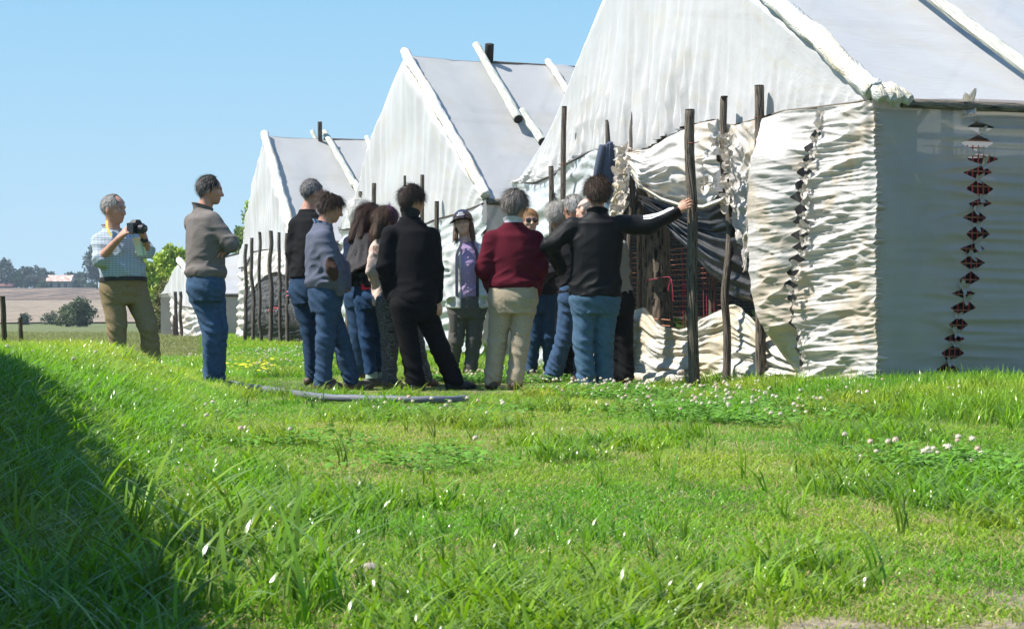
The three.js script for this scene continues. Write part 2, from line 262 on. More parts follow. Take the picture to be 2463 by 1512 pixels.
const roofMat = phys({ color: col(0.59, 0.59, 0.585), map: rep(filmTex, 0.3, 0.22), roughness: 0.66, transmission: 0.42, thickness: 0, clearcoat: 0.25, clearcoatRoughness: 0.4, bumpMap: rep(wrinkle, 0.25, 1.2), bumpScale: 0.003, ...DS });
const sideMat = phys({ color: col(0.68, 0.615, 0.575), map: rep(filmTex, 0.5, 0.35), roughness: 0.64, transmission: 0.5, thickness: 0, clearcoat: 0.05, clearcoatRoughness: 0.4, bumpMap: rep(wrinkle, 0.4, 0.6), bumpScale: 0.003, ...DS });
const curtainMat = phys({ color: col(0.80, 0.77, 0.765), map: rep(tarpTex, 0.5, 0.5), roughness: 0.82, transmission: 0.42, thickness: 0, clearcoat: 0.55, clearcoatRoughness: 0.25, bumpMap: rep(wrinkle, 0.8, 1.3), bumpScale: 0.007, ...DS });
const shinyMat = phys({ color: col(0.72, 0.75, 0.76), map: rep(filmTex, 0.6, 0.4), roughness: 0.6, transmission: 0.32, thickness: 0, clearcoat: 1, clearcoatRoughness: 0.10, bumpMap: rep(wrinkle, 0.7, 1.6), bumpScale: 0.010, ...DS });
const creamMat = phys({ color: col(0.66, 0.645, 0.60), map: rep(tarpTex, 0.7, 0.7), roughness: 0.8, transmission: 0.16, thickness: 0, clearcoat: 0.25, clearcoatRoughness: 0.4, bumpMap: rep(wrinkle, 1, 1.6), bumpScale: 0.008, ...DS });
const wrapMat = std({ color: col(0.86, 0.86, 0.85), map: rep(tarpTex, 1, 0.4), roughness: 0.6, bumpMap: rep(wrinkle, 2, 2), bumpScale: 0.02 });
const woodTex = tex([128, 512], (u, v) => { const g = tn(u, v * 0.35, 26, 2) * 0.6 + tn(u, v, 70, 1) * 0.35, crack = sstep(0.30, 0.42, tn(u, v * 0.25, 34, 7)), k = 0.72 + 0.38 * g; return [k * lerp(1, 0.35, crack), k * lerp(0.97, 0.33, crack), k * lerp(0.93, 0.32, crack)]; });
const woodBump = tex([128, 512], (u, v) => 0.6 + 0.4 * tn(u, v * 0.3, 30, 2) - 0.5 * sstep(0.30, 0.42, tn(u, v * 0.25, 34, 7)), false);
const postMat = std({ color: col(0.23, 0.20, 0.17), map: woodTex, roughness: 0.9, bumpMap: woodBump, bumpScale: 0.012 });
const postMat2 = std({ color: col(0.28, 0.235, 0.185), map: woodTex, roughness: 0.9, bumpMap: woodBump, bumpScale: 0.012 });
const endMat = std({ color: col(0.05, 0.038, 0.028), map: woodTex, roughness: 0.95 });
const logMat = std({ color: col(0.66, 0.69, 0.59), map: tex([128, 512], (u, v) => 0.82 + 0.22 * (tn(u, v * 0.3, 20, 2) + 0.5 * tn(u, v * 0.5, 60, 5))), roughness: 0.8, bumpMap: woodBump, bumpScale: 0.006 });
const poleMat = std({ color: col(0.30, 0.27, 0.23), map: woodTex, roughness: 0.85, bumpMap: woodBump, bumpScale: 0.01 });
const cordMat = std({ color: col(0.10, 0.085, 0.06), roughness: 0.9 });
const netTex = tex([256, 512], (u, v) => { const row = Math.abs(Math.sin(v * Math.PI * 24)), n = tn(u, v, 40, 3), s = sstep(0.86, 0.97, row + 0.05 * n), k = 0.34 + 0.22 * n + 0.5 * (1 - row) * 0.4; const o = sstep(0.08, 0.3, tn(0.1, v, 9, 2)) * s; return [lerp(k, 0.62, o), lerp(k * 1.02, 0.36, o), lerp(k * 1.03, 0.28, o)]; });
const netMat = std({ color: col(0.42, 0.43, 0.43), map: rep(netTex, 1.5, 1), roughness: 0.9, ...DS });
const blackNetTex = tex(512, (u, v) => { const a = Math.sin(u * Math.PI * 2 * 60), b = Math.sin(v * Math.PI * 2 * 60), n = tn(u, v, 12, 5) + 0.6 * tn(u, v, 60, 2); return clamp(0.42 + 0.2 * a * b + 0.35 * n, 0.1, 1); });
const blackNetMat = phys({ color: col(0.028, 0.028, 0.033), map: rep(blackNetTex, 1.2, 1.2), roughness: 0.5, clearcoat: 0.4, clearcoatRoughness: 0.35, bumpMap: rep(blackNetTex, 1.2, 1.2), bumpScale: 0.012, ...DS });
const greyNetMat = phys({ color: col(0.24, 0.24, 0.245), map: rep(blackNetTex, 0.8, 0.8), roughness: 0.75, bumpMap: rep(wrinkle, 0.5, 3), bumpScale: 0.03, ...DS });
const redMat = std({ color: col(0.62, 0.07, 0.07), roughness: 0.7 });
const pinkMat = std({ color: col(0.45, 0.04, 0.09), roughness: 0.7 }), orangeMat = std({ color: col(0.42, 0.17, 0.10), roughness: 0.7 });

class House { // one gabled greenhouse: near and far corner of the gable end (x, distance), heights above sea level of the lens' ground
  constructor(near, far, hE, hP, L) {
    this.N = V(near[0], 0, -near[1]); const F = V(far[0], 0, -far[1]); this.w = F.distanceTo(this.N);
    this.u = F.clone().sub(this.N).normalize(); this.r = V(-this.u.z, 0, this.u.x); if (this.r.x < 0) this.r.negate(); this.n = this.r.clone().negate(); this.hE = hE; this.hP = hP; this.L = L;
  }
  at(s, h, t = 0) { return V(this.N.x + this.u.x * s + this.r.x * t, h, this.N.z + this.u.z * s + this.r.z * t); }
  roofline(s) { const q = s / this.w, t = q < 0.5 ? q * 2 : 2 - q * 2; return this.hE + (this.hP - this.hE) * (t - (q > 0.5 ? 0.05 : 0.0) * Math.sin(t * 2 * Math.PI)); }
  hit(px, py, out = 0) { // where the sight line through a picture point meets the gable plane, moved out by so many metres
    const a = V(0, EYE, 0), b = W(px, py, 10).sub(a), p0 = this.at(0, 0, -out); const k = p0.clone().sub(a).dot(this.n) / b.dot(this.n); return a.addScaledVector(b, k);
  }
  sideHit(px, py, inw = 0) { const nn = this.u, a = V(0, EYE, 0), b = W(px, py, 10).sub(a), p0 = this.at(inw, 0); const k = p0.sub(a).dot(nn) / b.dot(nn); return a.addScaledVector(b, k); }
  roofHit(px, py) { const A = this.at(0, this.hE), B = this.at(0, this.hE, 1), C = this.at(this.w / 2, this.hP), nn = B.sub(A).cross(C.sub(A)); const a = V(0, EYE, 0), b = W(px, py, 10).sub(a), k = A.clone().sub(a).dot(nn) / b.dot(nn); const p = a.addScaledVector(b, k).sub(this.N); return { t: p.dot(this.r), q: p.dot(this.u) / (this.w / 2) }; }
  toS(p) { return p.clone().sub(this.N).dot(this.u); }
  slope(q, t, lift = 0, farSide = false) { const nx = (this.hP - this.hE), ny = this.w / 2, l = Math.hypot(nx, ny); const s = q * this.w / 2, h = this.hE + (this.hP - this.hE) * (q - (farSide ? 0.05 * Math.sin(clamp(q, 0, 1) * 2 * Math.PI) : 0)); const ss = farSide ? this.w - s : s; return this.at(ss - (farSide ? -1 : 1) * nx / l * lift, h + ny / l * lift, t); }
}
function roof(g, gh, rafters, mat = roofMat, ridgeRise = 0) {
  for (const farSide of [false, true]) part(farSide ? 'far_roof_film' : 'roof_film', gridGeo(90, 24, (u, v) => {
    const t = u * gh.L, k = rafters, f = t % k / k, sag = -0.09 * Math.sin(f * Math.PI) * Math.sin(Math.PI * (0.1 + 0.85 * v)) - 0.02 * noise(t * 2.2, v * 3, gh.w) + 0.0;
    const p = gh.slope(v, t, sag + 0.012 * noise(t * 7, v * 2.2, 4), farSide); p.y += ridgeRise * sstep(0, 4, t) * v; p.y -= 0.025 * Math.sin(f * Math.PI) * sstep(0.7, 1, v); return p;
  }, (u, v) => [u * gh.L, v * gh.w * 0.6]), mat, g);
  part('ridge_pole', tubeGeo([0.1, 0.25, 0.5, 0.75, 1].map(f => { const t = f * gh.L, q = t % rafters / rafters, p = gh.at(gh.w / 2, gh.hP - 0.03 + ridgeRise * sstep(0, 4, t), t); return p; }), 0.022, 6), poleMat, g);
  for (const [q, far] of [[0.34, false], [0.67, false], [0.34, true], [0.67, true]]) part('purlin', tubeGeo([0.05, 0.35, 0.65, 1].map(f => gh.slope(q, f * gh.L * 0.98, -0.16, far)), 0.04, 6, 6), poleMat, g);
  for (let t = rafters; t < gh.L - 0.3; t += rafters) for (const far of [false, true]) part('inner_rafter', tubeGeo([0.02, 0.5, 0.97].map(q => gh.slope(q, t, -0.10, far)), 0.045, 6, 4), poleMat, g);
  if (gh !== G1) part('king_post', tubeGeo([gh.at(gh.w / 2, 0.1, 0.25), gh.at(gh.w / 2, gh.hP - 0.1, 0.25)], 0.07, 8, 4), postMat2, g);
}
function wrapRafter(g, gh, t, r, name = 'wrapped_rafter', q0 = -0.02, q1 = 1.0, kink = 0, lift = 0.05) {
  const pts = []; for (let i = 0; i <= 10; i++) { const q = lerp(q0, q1, i / 10); pts.push(gh.slope(q, t, lift + kink * Math.sin(i / 10 * Math.PI) + 0.015 * noise(i * 1.7, t + gh.w))); }
  return part(name, tubeGeo(pts, (tt, a) => r * (0.88 + 0.38 * noise(tt * 9, Math.cos(a ?? 0) * 0.9, Math.sin(a ?? 0) * 0.9 + t) + 0.22 * noise(tt * 34, Math.cos(a ?? 0) * 1.6, Math.sin(a ?? 0) * 1.6 + t)), 12, 80), wrapMat, g);
}
function roofLog(g, gh, t, r, q0, q1, t1 = t, lift = 0.1, name = 'roof_log') {
  const pts = []; for (let i = 0; i <= 8; i++) { const q = lerp(q0, q1, i / 8); pts.push(gh.slope(q, lerp(t, t1, i / 8), lift + 0.02 * noise(i * 0.9, t * 3 + q0))); }
  const m = part(name, tubeGeo(pts, (tt, a) => r * (1.05 - 0.15 * tt) * (1 + 0.10 * noise(tt * 8, (a ?? 0) * 0.7, t * 2)), 10, 30), logMat, g);
  const e = gh.slope(q0 - 0.002, t, lift), f = gh.slope(q0 + 0.02, t, lift), c = new THREE.CylinderGeometry(r * 0.98, r * 0.98, 0.012, 12); c.applyQuaternion(new THREE.Quaternion().setFromUnitVectors(V(0, 1, 0), f.sub(e).normalize())); c.translate(e.x, e.y, e.z); part('cut_end', c, endMat, g, m);
}
function gableFilm(g, gh, bottom, fold, mat = filmMat, nu = 130, nv = 46) {
  return part('gable_film', gridGeo(nu, nv, (u, v) => {
    const s = u * gh.w, top = gh.roofline(s), b = bottom(s), h = lerp(b, top, v), p = gh.at(s, h);
    return p.addScaledVector(gh.n, fold(s, h, v) * sstep(0, 0.04, 1 - v) * (0.25 + 0.75 * sstep(1, 0.9, v)));
  }, (u, v) => [u * gh.w, v * 4]), mat, g);
}
// cloth between an upper and a lower line, both given where the picture shows them, set out in front of the gable plane
function clothPx(name, g, gh, top, bot, out, disp, mat, nu = 50, nv = 60, uvScale = [2, 2]) {
  const along = (pts, u) => { const k = u * (pts.length - 1), i = Math.min(pts.length - 2, Math.floor(k)), f = k - i, a = pts[i], b = pts[i + 1]; return [lerp(a[0], b[0], f), lerp(a[1], b[1], f)]; };
  return part(name, gridGeo(nu, nv, (u, v) => {
    const a = along(top, u), b = along(bot, u), px = lerp(a[0], b[0], v), py = lerp(a[1], b[1], v), p = gh.hit(px, py, out(u, v, px, py)); return p.addScaledVector(gh.n, disp(u, v, px, py)).addScaledVector(V(0, 1, 0), 0);
  }, (u, v, p) => [gh.toS(p) * 0.8, p.y * 0.8]), mat, g);
}
const ridge = (n) => 1 - Math.min(1, Math.abs(n) * 2.2);
// a knotted bow of film: crumpled petals round a lump
function knotGeo(seed, s) {
  const r = rng(seed), l = [];
  const n = 4 + Math.floor(r() * 3);
  for (let k = 0; k < n; k++) {
    const L = s * (0.7 + 0.8 * r()), w = s * (0.28 + 0.25 * r()), a = k / n * 6.283 + r() * 0.9;
    const p = gridGeo(3, 4, (u, v) => V((u - 0.5) * w * Math.sin(Math.PI * (0.18 + 0.7 * v)) * 1.6, v * L, 0.3 * w * Math.sin(u * 3.14 * 2 + k) * v + 0.35 * L * v * v * (r() - 0.3) * 0.4));
    p.rotateX(0.35 + 0.6 * r()); p.rotateZ(a); l.push(p);
  }
  const c = new THREE.IcosahedronGeometry(s * 0.24, 1); const pa = c.attributes.position; for (let i = 0; i < pa.count; i++) { const f = 0.8 + 0.5 * noise(pa.getX(i) * 60, pa.getY(i) * 60, seed); pa.setXYZ(i, pa.getX(i) * f, pa.getY(i) * f, pa.getZ(i) * f); } c.computeVertexNormals();
  return merge([...l.map(x => x.toNonIndexed()), c]);
}
const KNOTS = Array.from({ length: 6 }, (_, k) => knotGeo(50 + k, 1));
function knot(g, p, size, k, facing, mat = curtainMat) {
  const m = mesh('knot', KNOTS[k % 6], mat, g); m.position.copy(p).sub(g.position); m.scale.setScalar(size * (0.75 + 0.5 * ((k * 0.618) % 1))); m.quaternion.setFromUnitVectors(V(0, 0, 1), facing); m.rotateZ(k * 1.7); return m;
}

// ---- the nearest greenhouse
const G1 = new House([2.76, 13.2], [0.07, 20.9], 2.27, 4.73, 16);
const g1 = thing('greenhouse', 'nearest and largest white plastic greenhouse with laced corner curtains', 'greenhouse', G1.at(0, H(2.76, 13.2)), 'row of plastic greenhouses');
roof(g1, G1, 2.3);
const HEM1 = [[1242, 441], [1299, 438], [1345, 418], [1366, 397], [1429, 364], [1471, 357], [1502, 351], [1555, 361], [1580, 351], [1648, 314], [1673, 302], [1732, 286], [1753, 294], [1770, 301], [1809, 292], [1837, 283], [1900, 265], [1958, 259], [2073, 245], [2112, 236]].map(([a, b]) => { const p = G1.hit(a, b); return [G1.toS(p), p.y]; }).sort((a, b) => a[0] - b[0]);
const hem1 = (s) => poly(HEM1, s);
gableFilm(g1, G1, hem1, (s, h, v) => {
  const fan = 0.085 * Math.pow(ridge(noise(s * 4.4 - (1 - v) * 0.8, v * 0.5, 2.2)), 2) * sstep(0.85, 0.05, v) + 0.05 * Math.pow(ridge(noise(s * 8.5 + v * 1.1, v * 0.35, 6.1)), 2) * sstep(0.65, 0.0, v);
  return 0.03 + fan * (0.25 + 0.75 * sstep(2.1, 3.2, s)) + 0.05 * noise(s * 0.9, h * 0.8, 3) + 0.012 * noise(s * 14, h * 0.7, 9);
}, filmMat, 220, 50);
part('hem_cord', tubeGeo(Array.from({ length: 60 }, (_, i) => { const s = i / 59 * G1.w; return G1.at(s, hem1(s) - 0.006, -0.045); }), 0.011, 5, 120), cordMat, g1);
wrapRafter(g1, G1, -0.03, 0.085, 'wrapped_rafter', 0.0, 1, 0.02, 0.05);
{ // film bunched over the corner, and the eave pole
  const c = G1.slope(0, 0, 0.05), l = [];
  for (let k = 0; k < 5; k++) { const t0 = -0.08 + k * 0.05, ph = k * 2.4, pts = [0, 0.25, 0.5, 0.75, 1].map(f => c.clone().addScaledVector(G1.r, t0 + 0.10 * f + 0.02 * Math.sin(ph + f * 5)).addScaledVector(G1.u, 0.10 - 0.17 * f).add(V(0, 0.03 - 0.10 * f * f + 0.02 * Math.sin(ph * 1.7 + f * 3), 0))); l.push(tubeGeo(pts, (t, an) => (0.030 + 0.028 * Math.sin(Math.PI * (0.15 + 0.7 * t))) * (1 + 0.30 * noise(t * 3 + ph, Math.cos(an ?? 0) * 1.4, Math.sin(an ?? 0) * 1.4 + k)), 12, 24)); }
  part('bunched_film', merge(l), wrapMat, g1);
  part('eave_pole', tubeGeo([0.2, 2, 4, 7, 10].map(t => G1.at(-0.04, 2.235 + 0.012 * Math.sin(t), t)), 0.038, 8, 40), poleMat, g1);
  part('eave_board', new THREE.BoxGeometry(9, 0.10, 0.03).applyMatrix4(new THREE.Matrix4().makeBasis(G1.r, V(0, 1, 0), G1.u.clone().negate())).translate(...G1.at(0.06, 2.14, 5.3).toArray()), poleMat, g1);
}
{ const a = G1.roofHit(2330, 82); roofLog(g1, G1, a.t, 0.062, a.q - 0.9, a.q + 0.6, a.t, 0.075); }
wrapRafter(g1, G1, 7.5, 0.08);

// side wall in the shade, laced with knots; the holes show the dark netting behind
const SEAM2 = [[262, 2345], [300, 2352], [360, 2358], [420, 2358], [500, 2350], [560, 2346], [620, 2338], [700, 2322], [760, 2306], [820, 2296], [900, 2280]];
const sideSeam = Array.from({ length: 18 }, (_, k) => { const y = lerp(290, 905, k / 17); return [poly(SEAM2, y) + 7 * Math.sin(k * 2.7), y + 5 * Math.sin(k * 4.1)]; });
const edgeBow = (seam, y) => { let k = 0; while (k < seam.length - 2 && y > seam[k + 1][1]) k++; const f = clamp((y - seam[k][1]) / (seam[k + 1][1] - seam[k][1]), 0, 1), x = lerp(seam[k][0], seam[k + 1][0], f); return [x, 1 - Math.abs(2 * f - 1), k]; };
{
  const wid = (k) => [42, 46, 44, 36, 33, 34, 30, 31, 30, 28, 28, 30, 30, 30, 28, 30, 30][k] ?? 30;
  for (const side of [-1, 1]) part('side_film', gridGeo(side < 0 ? 40 : 60, 204, (u, v) => {
    const y = lerp(238, 930, v), [x, b, k] = edgeBow(sideSeam, y), inSeam = y > 290 && y < 905 ? b : 0, e = x + side * (wid(k) * (0.75 + 0.5 * ((k * 0.618 + (side > 0 ? 0.4 : 0)) % 1)) * inSeam * 0.95 + 0.5), o = side < 0 ? 2100 : 2700, px = lerp(o, e, Math.pow(u, side < 0 ? 1 : 1));
    const p = G1.sideHit(px, y, 0); if (side > 0) { const te = G1.sideHit(e, y, 0).sub(G1.N).dot(G1.r), tt = lerp(15.9, te, Math.pow(u, 0.35)); const q = G1.at(0, p.y, tt); p.copy(q); } const pull = sstep(0.35, 1, u);
    return p.addScaledVector(G1.u, -(0.02 * ridge(noise(px * 0.006, y * 0.03, 3)) * pull + 0.018 * noise(px * 0.012, y * 0.010, 8) + 0.004 * noise(px * 0.01, y * 0.06, 1.4)) - 0.05 * (side < 0 ? sstep(0.25, 0.0, u) : 0) * 0.2);
  }, (u, v, p) => [p.clone().sub(G1.N).dot(G1.r), p.y]), sideMat, g1);
  sideSeam.forEach(([x, y], k) => { const p = G1.sideHit(x, y, 0).addScaledVector(G1.u, -0.012); knot(g1, p, 0.055, k, V(0.25, 0.1, 0.96).normalize(), sideMat); });
  { const p = G1.sideHit(2328, 258, -0.03); knot(g1, p, 0.10, 3, V(0, 0.1, 1).normalize(), curtainMat); }
  // netting and the strings inside, parallel to the side wall
  part('inner_net', gridGeo(24, 4, (u, v) => { const p = G1.at(0.42 + 0.02 * Math.sin(u * 9), 0, lerp(0.02, 9, u)); return V(p.x, lerp(0.1, 1.92 + 0.03 * Math.sin(u * 40), v), p.z); }, (u, v) => [u * 8, v * 2]), netMat, g1);
  part('corner_net', gridGeo(16, 6, (u, v) => { const p = G1.at(0.045 + 0.03 * ridge(noise(u * 4, v * 2)), 0, lerp(0.03, 0.40, u)); return V(p.x, lerp(0.05, 2.2, v), p.z); }, (u, v) => [u * 0.4, v * 2]), blackNetMat, g1);
  part('inner_post', tubeGeo([G1.at(0.30, 0.1, 0.82), G1.at(0.30, 2.3, 0.82)], 0.05, 8, 6), postMat2, g1);
  part('seam_net', gridGeo(10, 20, (u, v) => G1.at(0.10 + 0.02 * noise(u * 4, v * 6), lerp(0.12, 1.78, v), lerp(0.42, 1.35, u)), (u, v) => [u * 0.9, v * 1.7]), std({ color: col(0.20, 0.085, 0.065), map: rep(blackNetTex, 2, 2), roughness: 0.9, ...DS }), g1);
  for (let k = 0; k < 12; k++) part('pink_string', tubeGeo([G1.at(0.07, 1.95, 0.55 + k * 0.05), G1.at(0.07, 1.0, 0.53 + k * 0.05), G1.at(0.07, 0.2, 0.48 + k * 0.048)], 0.0055, 4, 6), redMat, g1);
  for (let k = 0; k < 30; k++) part('orange_string', tubeGeo([G1.at(0.065, 0.25 + k * 0.06 + 0.01 * noise(k * 3.3, 1), 0.45), G1.at(0.065, 0.25 + k * 0.06, 1.5)], 0.0055, 4, 2), orangeMat, g1);
}
// corner: the big bulging curtain with its laced seam, gathered where it is nailed to the corner
const SEAM1 = [[278, 1975], [310, 1970], [345, 1962], [385, 1945], [430, 1935], [480, 1935], [530, 1937], [580, 1936], [620, 1930], [655, 1917], [690, 1910], [730, 1910], [775, 1916], [830, 1928], [885, 1930]];
const cornerSeam = Array.from({ length: 21 }, (_, k) => { const y = k < 15 ? lerp(278, 700, k / 14) : lerp(700, 890, (k - 14) / 6); return [poly(SEAM1, y) + (k % 2 ? 2 : -2), y]; });
{
  const LEFT = [[268, 1838], [300, 1832], [340, 1822], [385, 1808], [430, 1803], [500, 1800], [580, 1801], [660, 1804], [720, 1812], [770, 1828], [820, 1858], [860, 1888], [900, 1920]];
  const RIGHT = [[240, 2104], [400, 2112], [600, 2111], [800, 2112], [905, 2114]];
  const topY = (px) => poly([[1800, 296], [1838, 284], [1900, 267], [1958, 261], [2073, 247], [2112, 238]], px);
  const hole = (k, b) => (k < 15 ? [9, 12, 11, 14, 17, 17, 18, 17, 17, 17, 16, 15, 15, 13, 11][k] ?? 9 : 4) * b * 1.15;
  const outAt = (px, y) => 0.30 * sstep(1990, 1815, px) * sstep(262, 400, y) * sstep(930, 760, y) + 0.05 + 0.06 * sstep(2100, 1950, px);
  const crease = (px, y, a = 1) => a * (0.045 * Math.pow(ridge(noise(px * 0.0045, y * 0.017 + px * 0.005, 2.2)), 1.6) + 0.018 * Math.pow(ridge(noise(px * 0.006 + 3, y * 0.036 - px * 0.006, 5.5)), 2) + 0.016 * Math.pow(ridge(noise(px * 0.006, y * 0.07 + px * 0.008, 7)), 2));
  part('corner_curtain', gridGeo(60, 231, (u, v) => {
    const y = lerp(262, 912, v), [x, b, k] = edgeBow(cornerSeam, y), e = x - hole(k, y > 278 && y < 890 ? b : 0) - 0.4, l = Math.min(poly(LEFT, y), e - 1), px = lerp(l, e, u), yy = Math.max(y, topY(px));
    const p = G1.hit(px, yy, outAt(px, yy)); return p.addScaledVector(G1.n, crease(px, yy, 0.25 + sstep(0, 0.5, u) * 0.7) - 0.03 * (1 - Math.abs(2 * u - 1)) * 0);
  }, (u, v, p) => [G1.toS(p) * 0.8, p.y * 0.8]), curtainMat, g1);
  part('corner_curtain', gridGeo(80, 260, (u, v) => {
    const y = lerp(240, 912, v), [x, b, k] = edgeBow(cornerSeam, y), e = x + hole(k, y > 278 && y < 890 ? b : 0) + 0.4, r = poly(RIGHT, y), px = lerp(e, r, u), yy = Math.max(y, topY(px));
    const pleat = 0.020 * sstep(0.55, 1, u) * Math.abs(Math.sin(y * 0.17 + 5 * noise(px * 0.02, y * 0.012) + 3 * noise(0.3, y * 0.03))) * (0.6 + 0.8 * noise(0.1, y * 0.02)) + 0.005 * sstep(0.7, 1, u) * Math.sin(y * 0.42 + 4 * noise(2.2, y * 0.05));
    const p = G1.hit(px, yy, outAt(px, yy) * sstep(1.02, 0.8, u) + 0.03); return p.addScaledVector(G1.n, crease(px, yy, 1 - 0.7 * sstep(0.6, 1, u)) + pleat);
  }, (u, v, p) => [G1.toS(p) * 0.8, p.y * 0.8]), curtainMat, g1);
  // loose pleat tips wrapped round the corner onto the side wall
  const r = rng(8), tips = []; for (let k = 0; k < 64; k++) { const y = 258 + k * 10.1 + r() * 9, a = G1.hit(2102 + 4 * r(), y, 0.03), len = 0.015 + 0.10 * r() * r(), b = G1.at(-0.03, a.y - 0.012 + 0.024 * r(), len), c = a.clone().addScaledVector(G1.u, 0.12 + 0.5 * r()), w = 0.008 + 0.012 * r(); c.y += 0.05 * (r() - 0.4); tips.push(tubeGeo([c, a, G1.at(-0.042, a.y, 0.006), b], (t) => w * Math.sin(Math.PI * clamp(0.08 + 0.9 * t, 0, 1)) + 0.001, 6, 10)); }
  tips.forEach((t, k) => part('pleat', t, curtainMat, g1));
  cornerSeam.forEach(([x, y], k) => { const p = G1.hit(x, y, outAt(x, y) + 0.06); knot(g1, p, k < 15 ? 0.056 : 0.035, k + 2, V(-0.35, 0.15, 0.92).normalize()); });
  { // dark netting hanging behind the laced seam
    part('shade_net', gridGeo(8, 20, (u, v) => G1.at(lerp(0.15, 1.75, u), lerp(0.15, 2.15, v), 0.12 + 0.02 * noise(u * 6, v * 5)), (u, v) => [u * 1.6, v * 2]), blackNetMat, g1);
  }
}
// gathered curtains between the posts
clothPx('raised_curtain', g1, G1, [[1516, 352], [1555, 362], [1580, 352], [1648, 316], [1673, 303], [1732, 288]], [[1524, 400], [1548, 452], [1590, 478], [1640, 494], [1690, 498], [1738, 482]], (u, v) => 0.06 + 0.22 * Math.sin(Math.PI * Math.min(1, v * 1.05)) * Math.sin(Math.PI * (0.12 + 0.76 * u)) + 0.12 * u, (u, v) => 0.05 * ridge(noise(u * 3.0, v * 5 + Math.abs(u - 0.55) * -3, 2.2)) + 0.03 * ridge(noise(u * 2.2 + 4, v * 9.5 - Math.abs(u - 0.5) * 4, 4.2)), curtainMat, 70, 60, [1.6, 0.9]);
clothPx('curtain_lip', g1, G1, [[1521, 396], [1546, 447], [1590, 474], [1640, 490], [1690, 493], [1740, 474]], [[1522, 405], [1549, 458], [1592, 484], [1640, 500], [1692, 503], [1740, 484]], (u, v) => 0.18 + 0.12 * u + 0.06 * Math.sin(v * 3.14), () => 0, creamMat, 40, 8, [1.6, 0.2]);
clothPx('narrow_curtain', g1, G1, [[1752, 296], [1772, 302], [1809, 293], [1835, 285]], [[1782, 560], [1795, 600], [1803, 640], [1806, 655]], (u, v) => 0.10 + 0.05 * v, (u, v) => 0.05 * ridge(noise(u * 3 + v * 2.2, v * 6, 3.3)) + 0.03 * ridge(noise(u * 5, v * 12 - u * 5, 8)), curtainMat, 40, 70, [0.6, 1.6]);
for (let k = 0; k < 9; k++) { const y = 330 + k * 20, p = G1.hit(1748 + 6 * Math.sin(k * 2.2), y, 0.26); knot(g1, p, 0.075, k, V(-0.3, 0.2, 0.92).normalize()); }
for (let k = 0; k < 6; k++) { const y = 320 + k * 24, p = G1.hit(1722 - k * 5 + 8 * Math.sin(k * 1.9), y, 0.30); knot(g1, p, 0.085, k + 3, V(-0.4, 0.1, 0.9).normalize(), k % 2 ? curtainMat : shinyMat); }
for (let k = 0; k < 6; k++) { const p = G1.hit(1500 + 9 * Math.sin(k * 2.4), 372 + k * 26, 0.2); knot(g1, p, 0.10, k + 1, V(-0.4, 0.1, 0.9).normalize()); }
// glossy curtain on the far half of the gable, hanging in horizontal swoops
clothPx('glossy_curtain', g1, G1, [[1243, 442], [1299, 440], [1345, 420], [1366, 399], [1429, 366], [1471, 359], [1492, 353]], [[1250, 880], [1300, 890], [1345, 895], [1380, 900], [1430, 905], [1452, 907], [1466, 908]], (u, v) => 0.03 + 0.10 * Math.sin(Math.PI * v), (u, v) => 0.06 * ridge(noise(u * 2.0, v * 9 + u * 2.5, 2.9)) + 0.03 * ridge(noise(u * 3.3, v * 17 - u * 4, 5.1)) + 0.04 * noise(u * 6, v * 4, 3), shinyMat, 80, 90, [3, 2]);
clothPx('torn_curtain', g1, G1, [[1488, 354], [1500, 352], [1516, 350]], [[1476, 560], [1496, 520], [1512, 470]], (u, v) => 0.14, (u, v) => 0.06 * ridge(noise(u * 3, v * 8, 1.7)) + 0.03 * noise(u * 9, v * 14, 2), creamMat, 16, 40, [0.6, 1.2]);
clothPx('shade_net_fold', g1, G1, [[1482, 520], [1500, 470], [1520, 425], [1545, 462]], [[1500, 560], [1512, 560], [1520, 545], [1540, 500]], (u, v) => -0.05, (u, v) => 0.05 * ridge(noise(u * 7, v * 2, 3)), blackNetMat, 20, 16, [1, 1]);
// black netting sagging across the opening
clothPx('sagging_net', g1, G1, [[1545, 470], [1600, 480], [1660, 492], [1720, 480], [1765, 440], [1815, 420]], [[1556, 492], [1620, 552], [1665, 600], [1715, 658], [1765, 706], [1815, 732]], (u, v) => 0.02 + 0.10 * Math.sin(v * 3.1), (u, v) => 0.055 * ridge(noise(u * 1.5, v * 9 + u * 1.0, 4.4)) + 0.02 * noise(u * 5, v * 22, 2), blackNetMat, 60, 60, [2.2, 1.2]);
// heaped tarpaulin lying along the foot of the opening
const sag = (x) => poly([[1508, 748], [1530, 744], [1553, 738], [1575, 766], [1610, 786], [1660, 792], [1700, 768], [1735, 745], [1765, 728], [1790, 742], [1830, 780], [1880, 840], [1935, 880]], x);
clothPx('fallen_curtain', g1, G1, Array.from({ length: 30 }, (_, i) => { const x = 1508 + i * 14.7; return [x, sag(x)]; }), Array.from({ length: 30 }, (_, i) => { const x = 1508 + i * 14.7; return [x, lerp(922, 908, i / 29)]; }), (u, v) => 0.0 + 0.07 * v * v, (u, v, px) => { const gather = Math.exp(-Math.pow((px - 1765) / 22, 2)) + Math.exp(-Math.pow((px - 1555) / 16, 2)), bl = Math.sin(Math.PI * clamp(v * 3.2 + 0.35 * Math.sin(px * 0.02), 0, 3)); return 0.04 * Math.abs(bl) * (1 - 0.6 * gather) + 0.03 * Math.pow(ridge(noise(px * 0.010, v * 4.5 + px * 0.006, 7.7)), 1.5) + 0.02 * Math.pow(ridge(noise(px * 0.02, v * 10 - px * 0.01, 3)), 2); }, creamMat, 110, 70, [3.5, 1.2]);
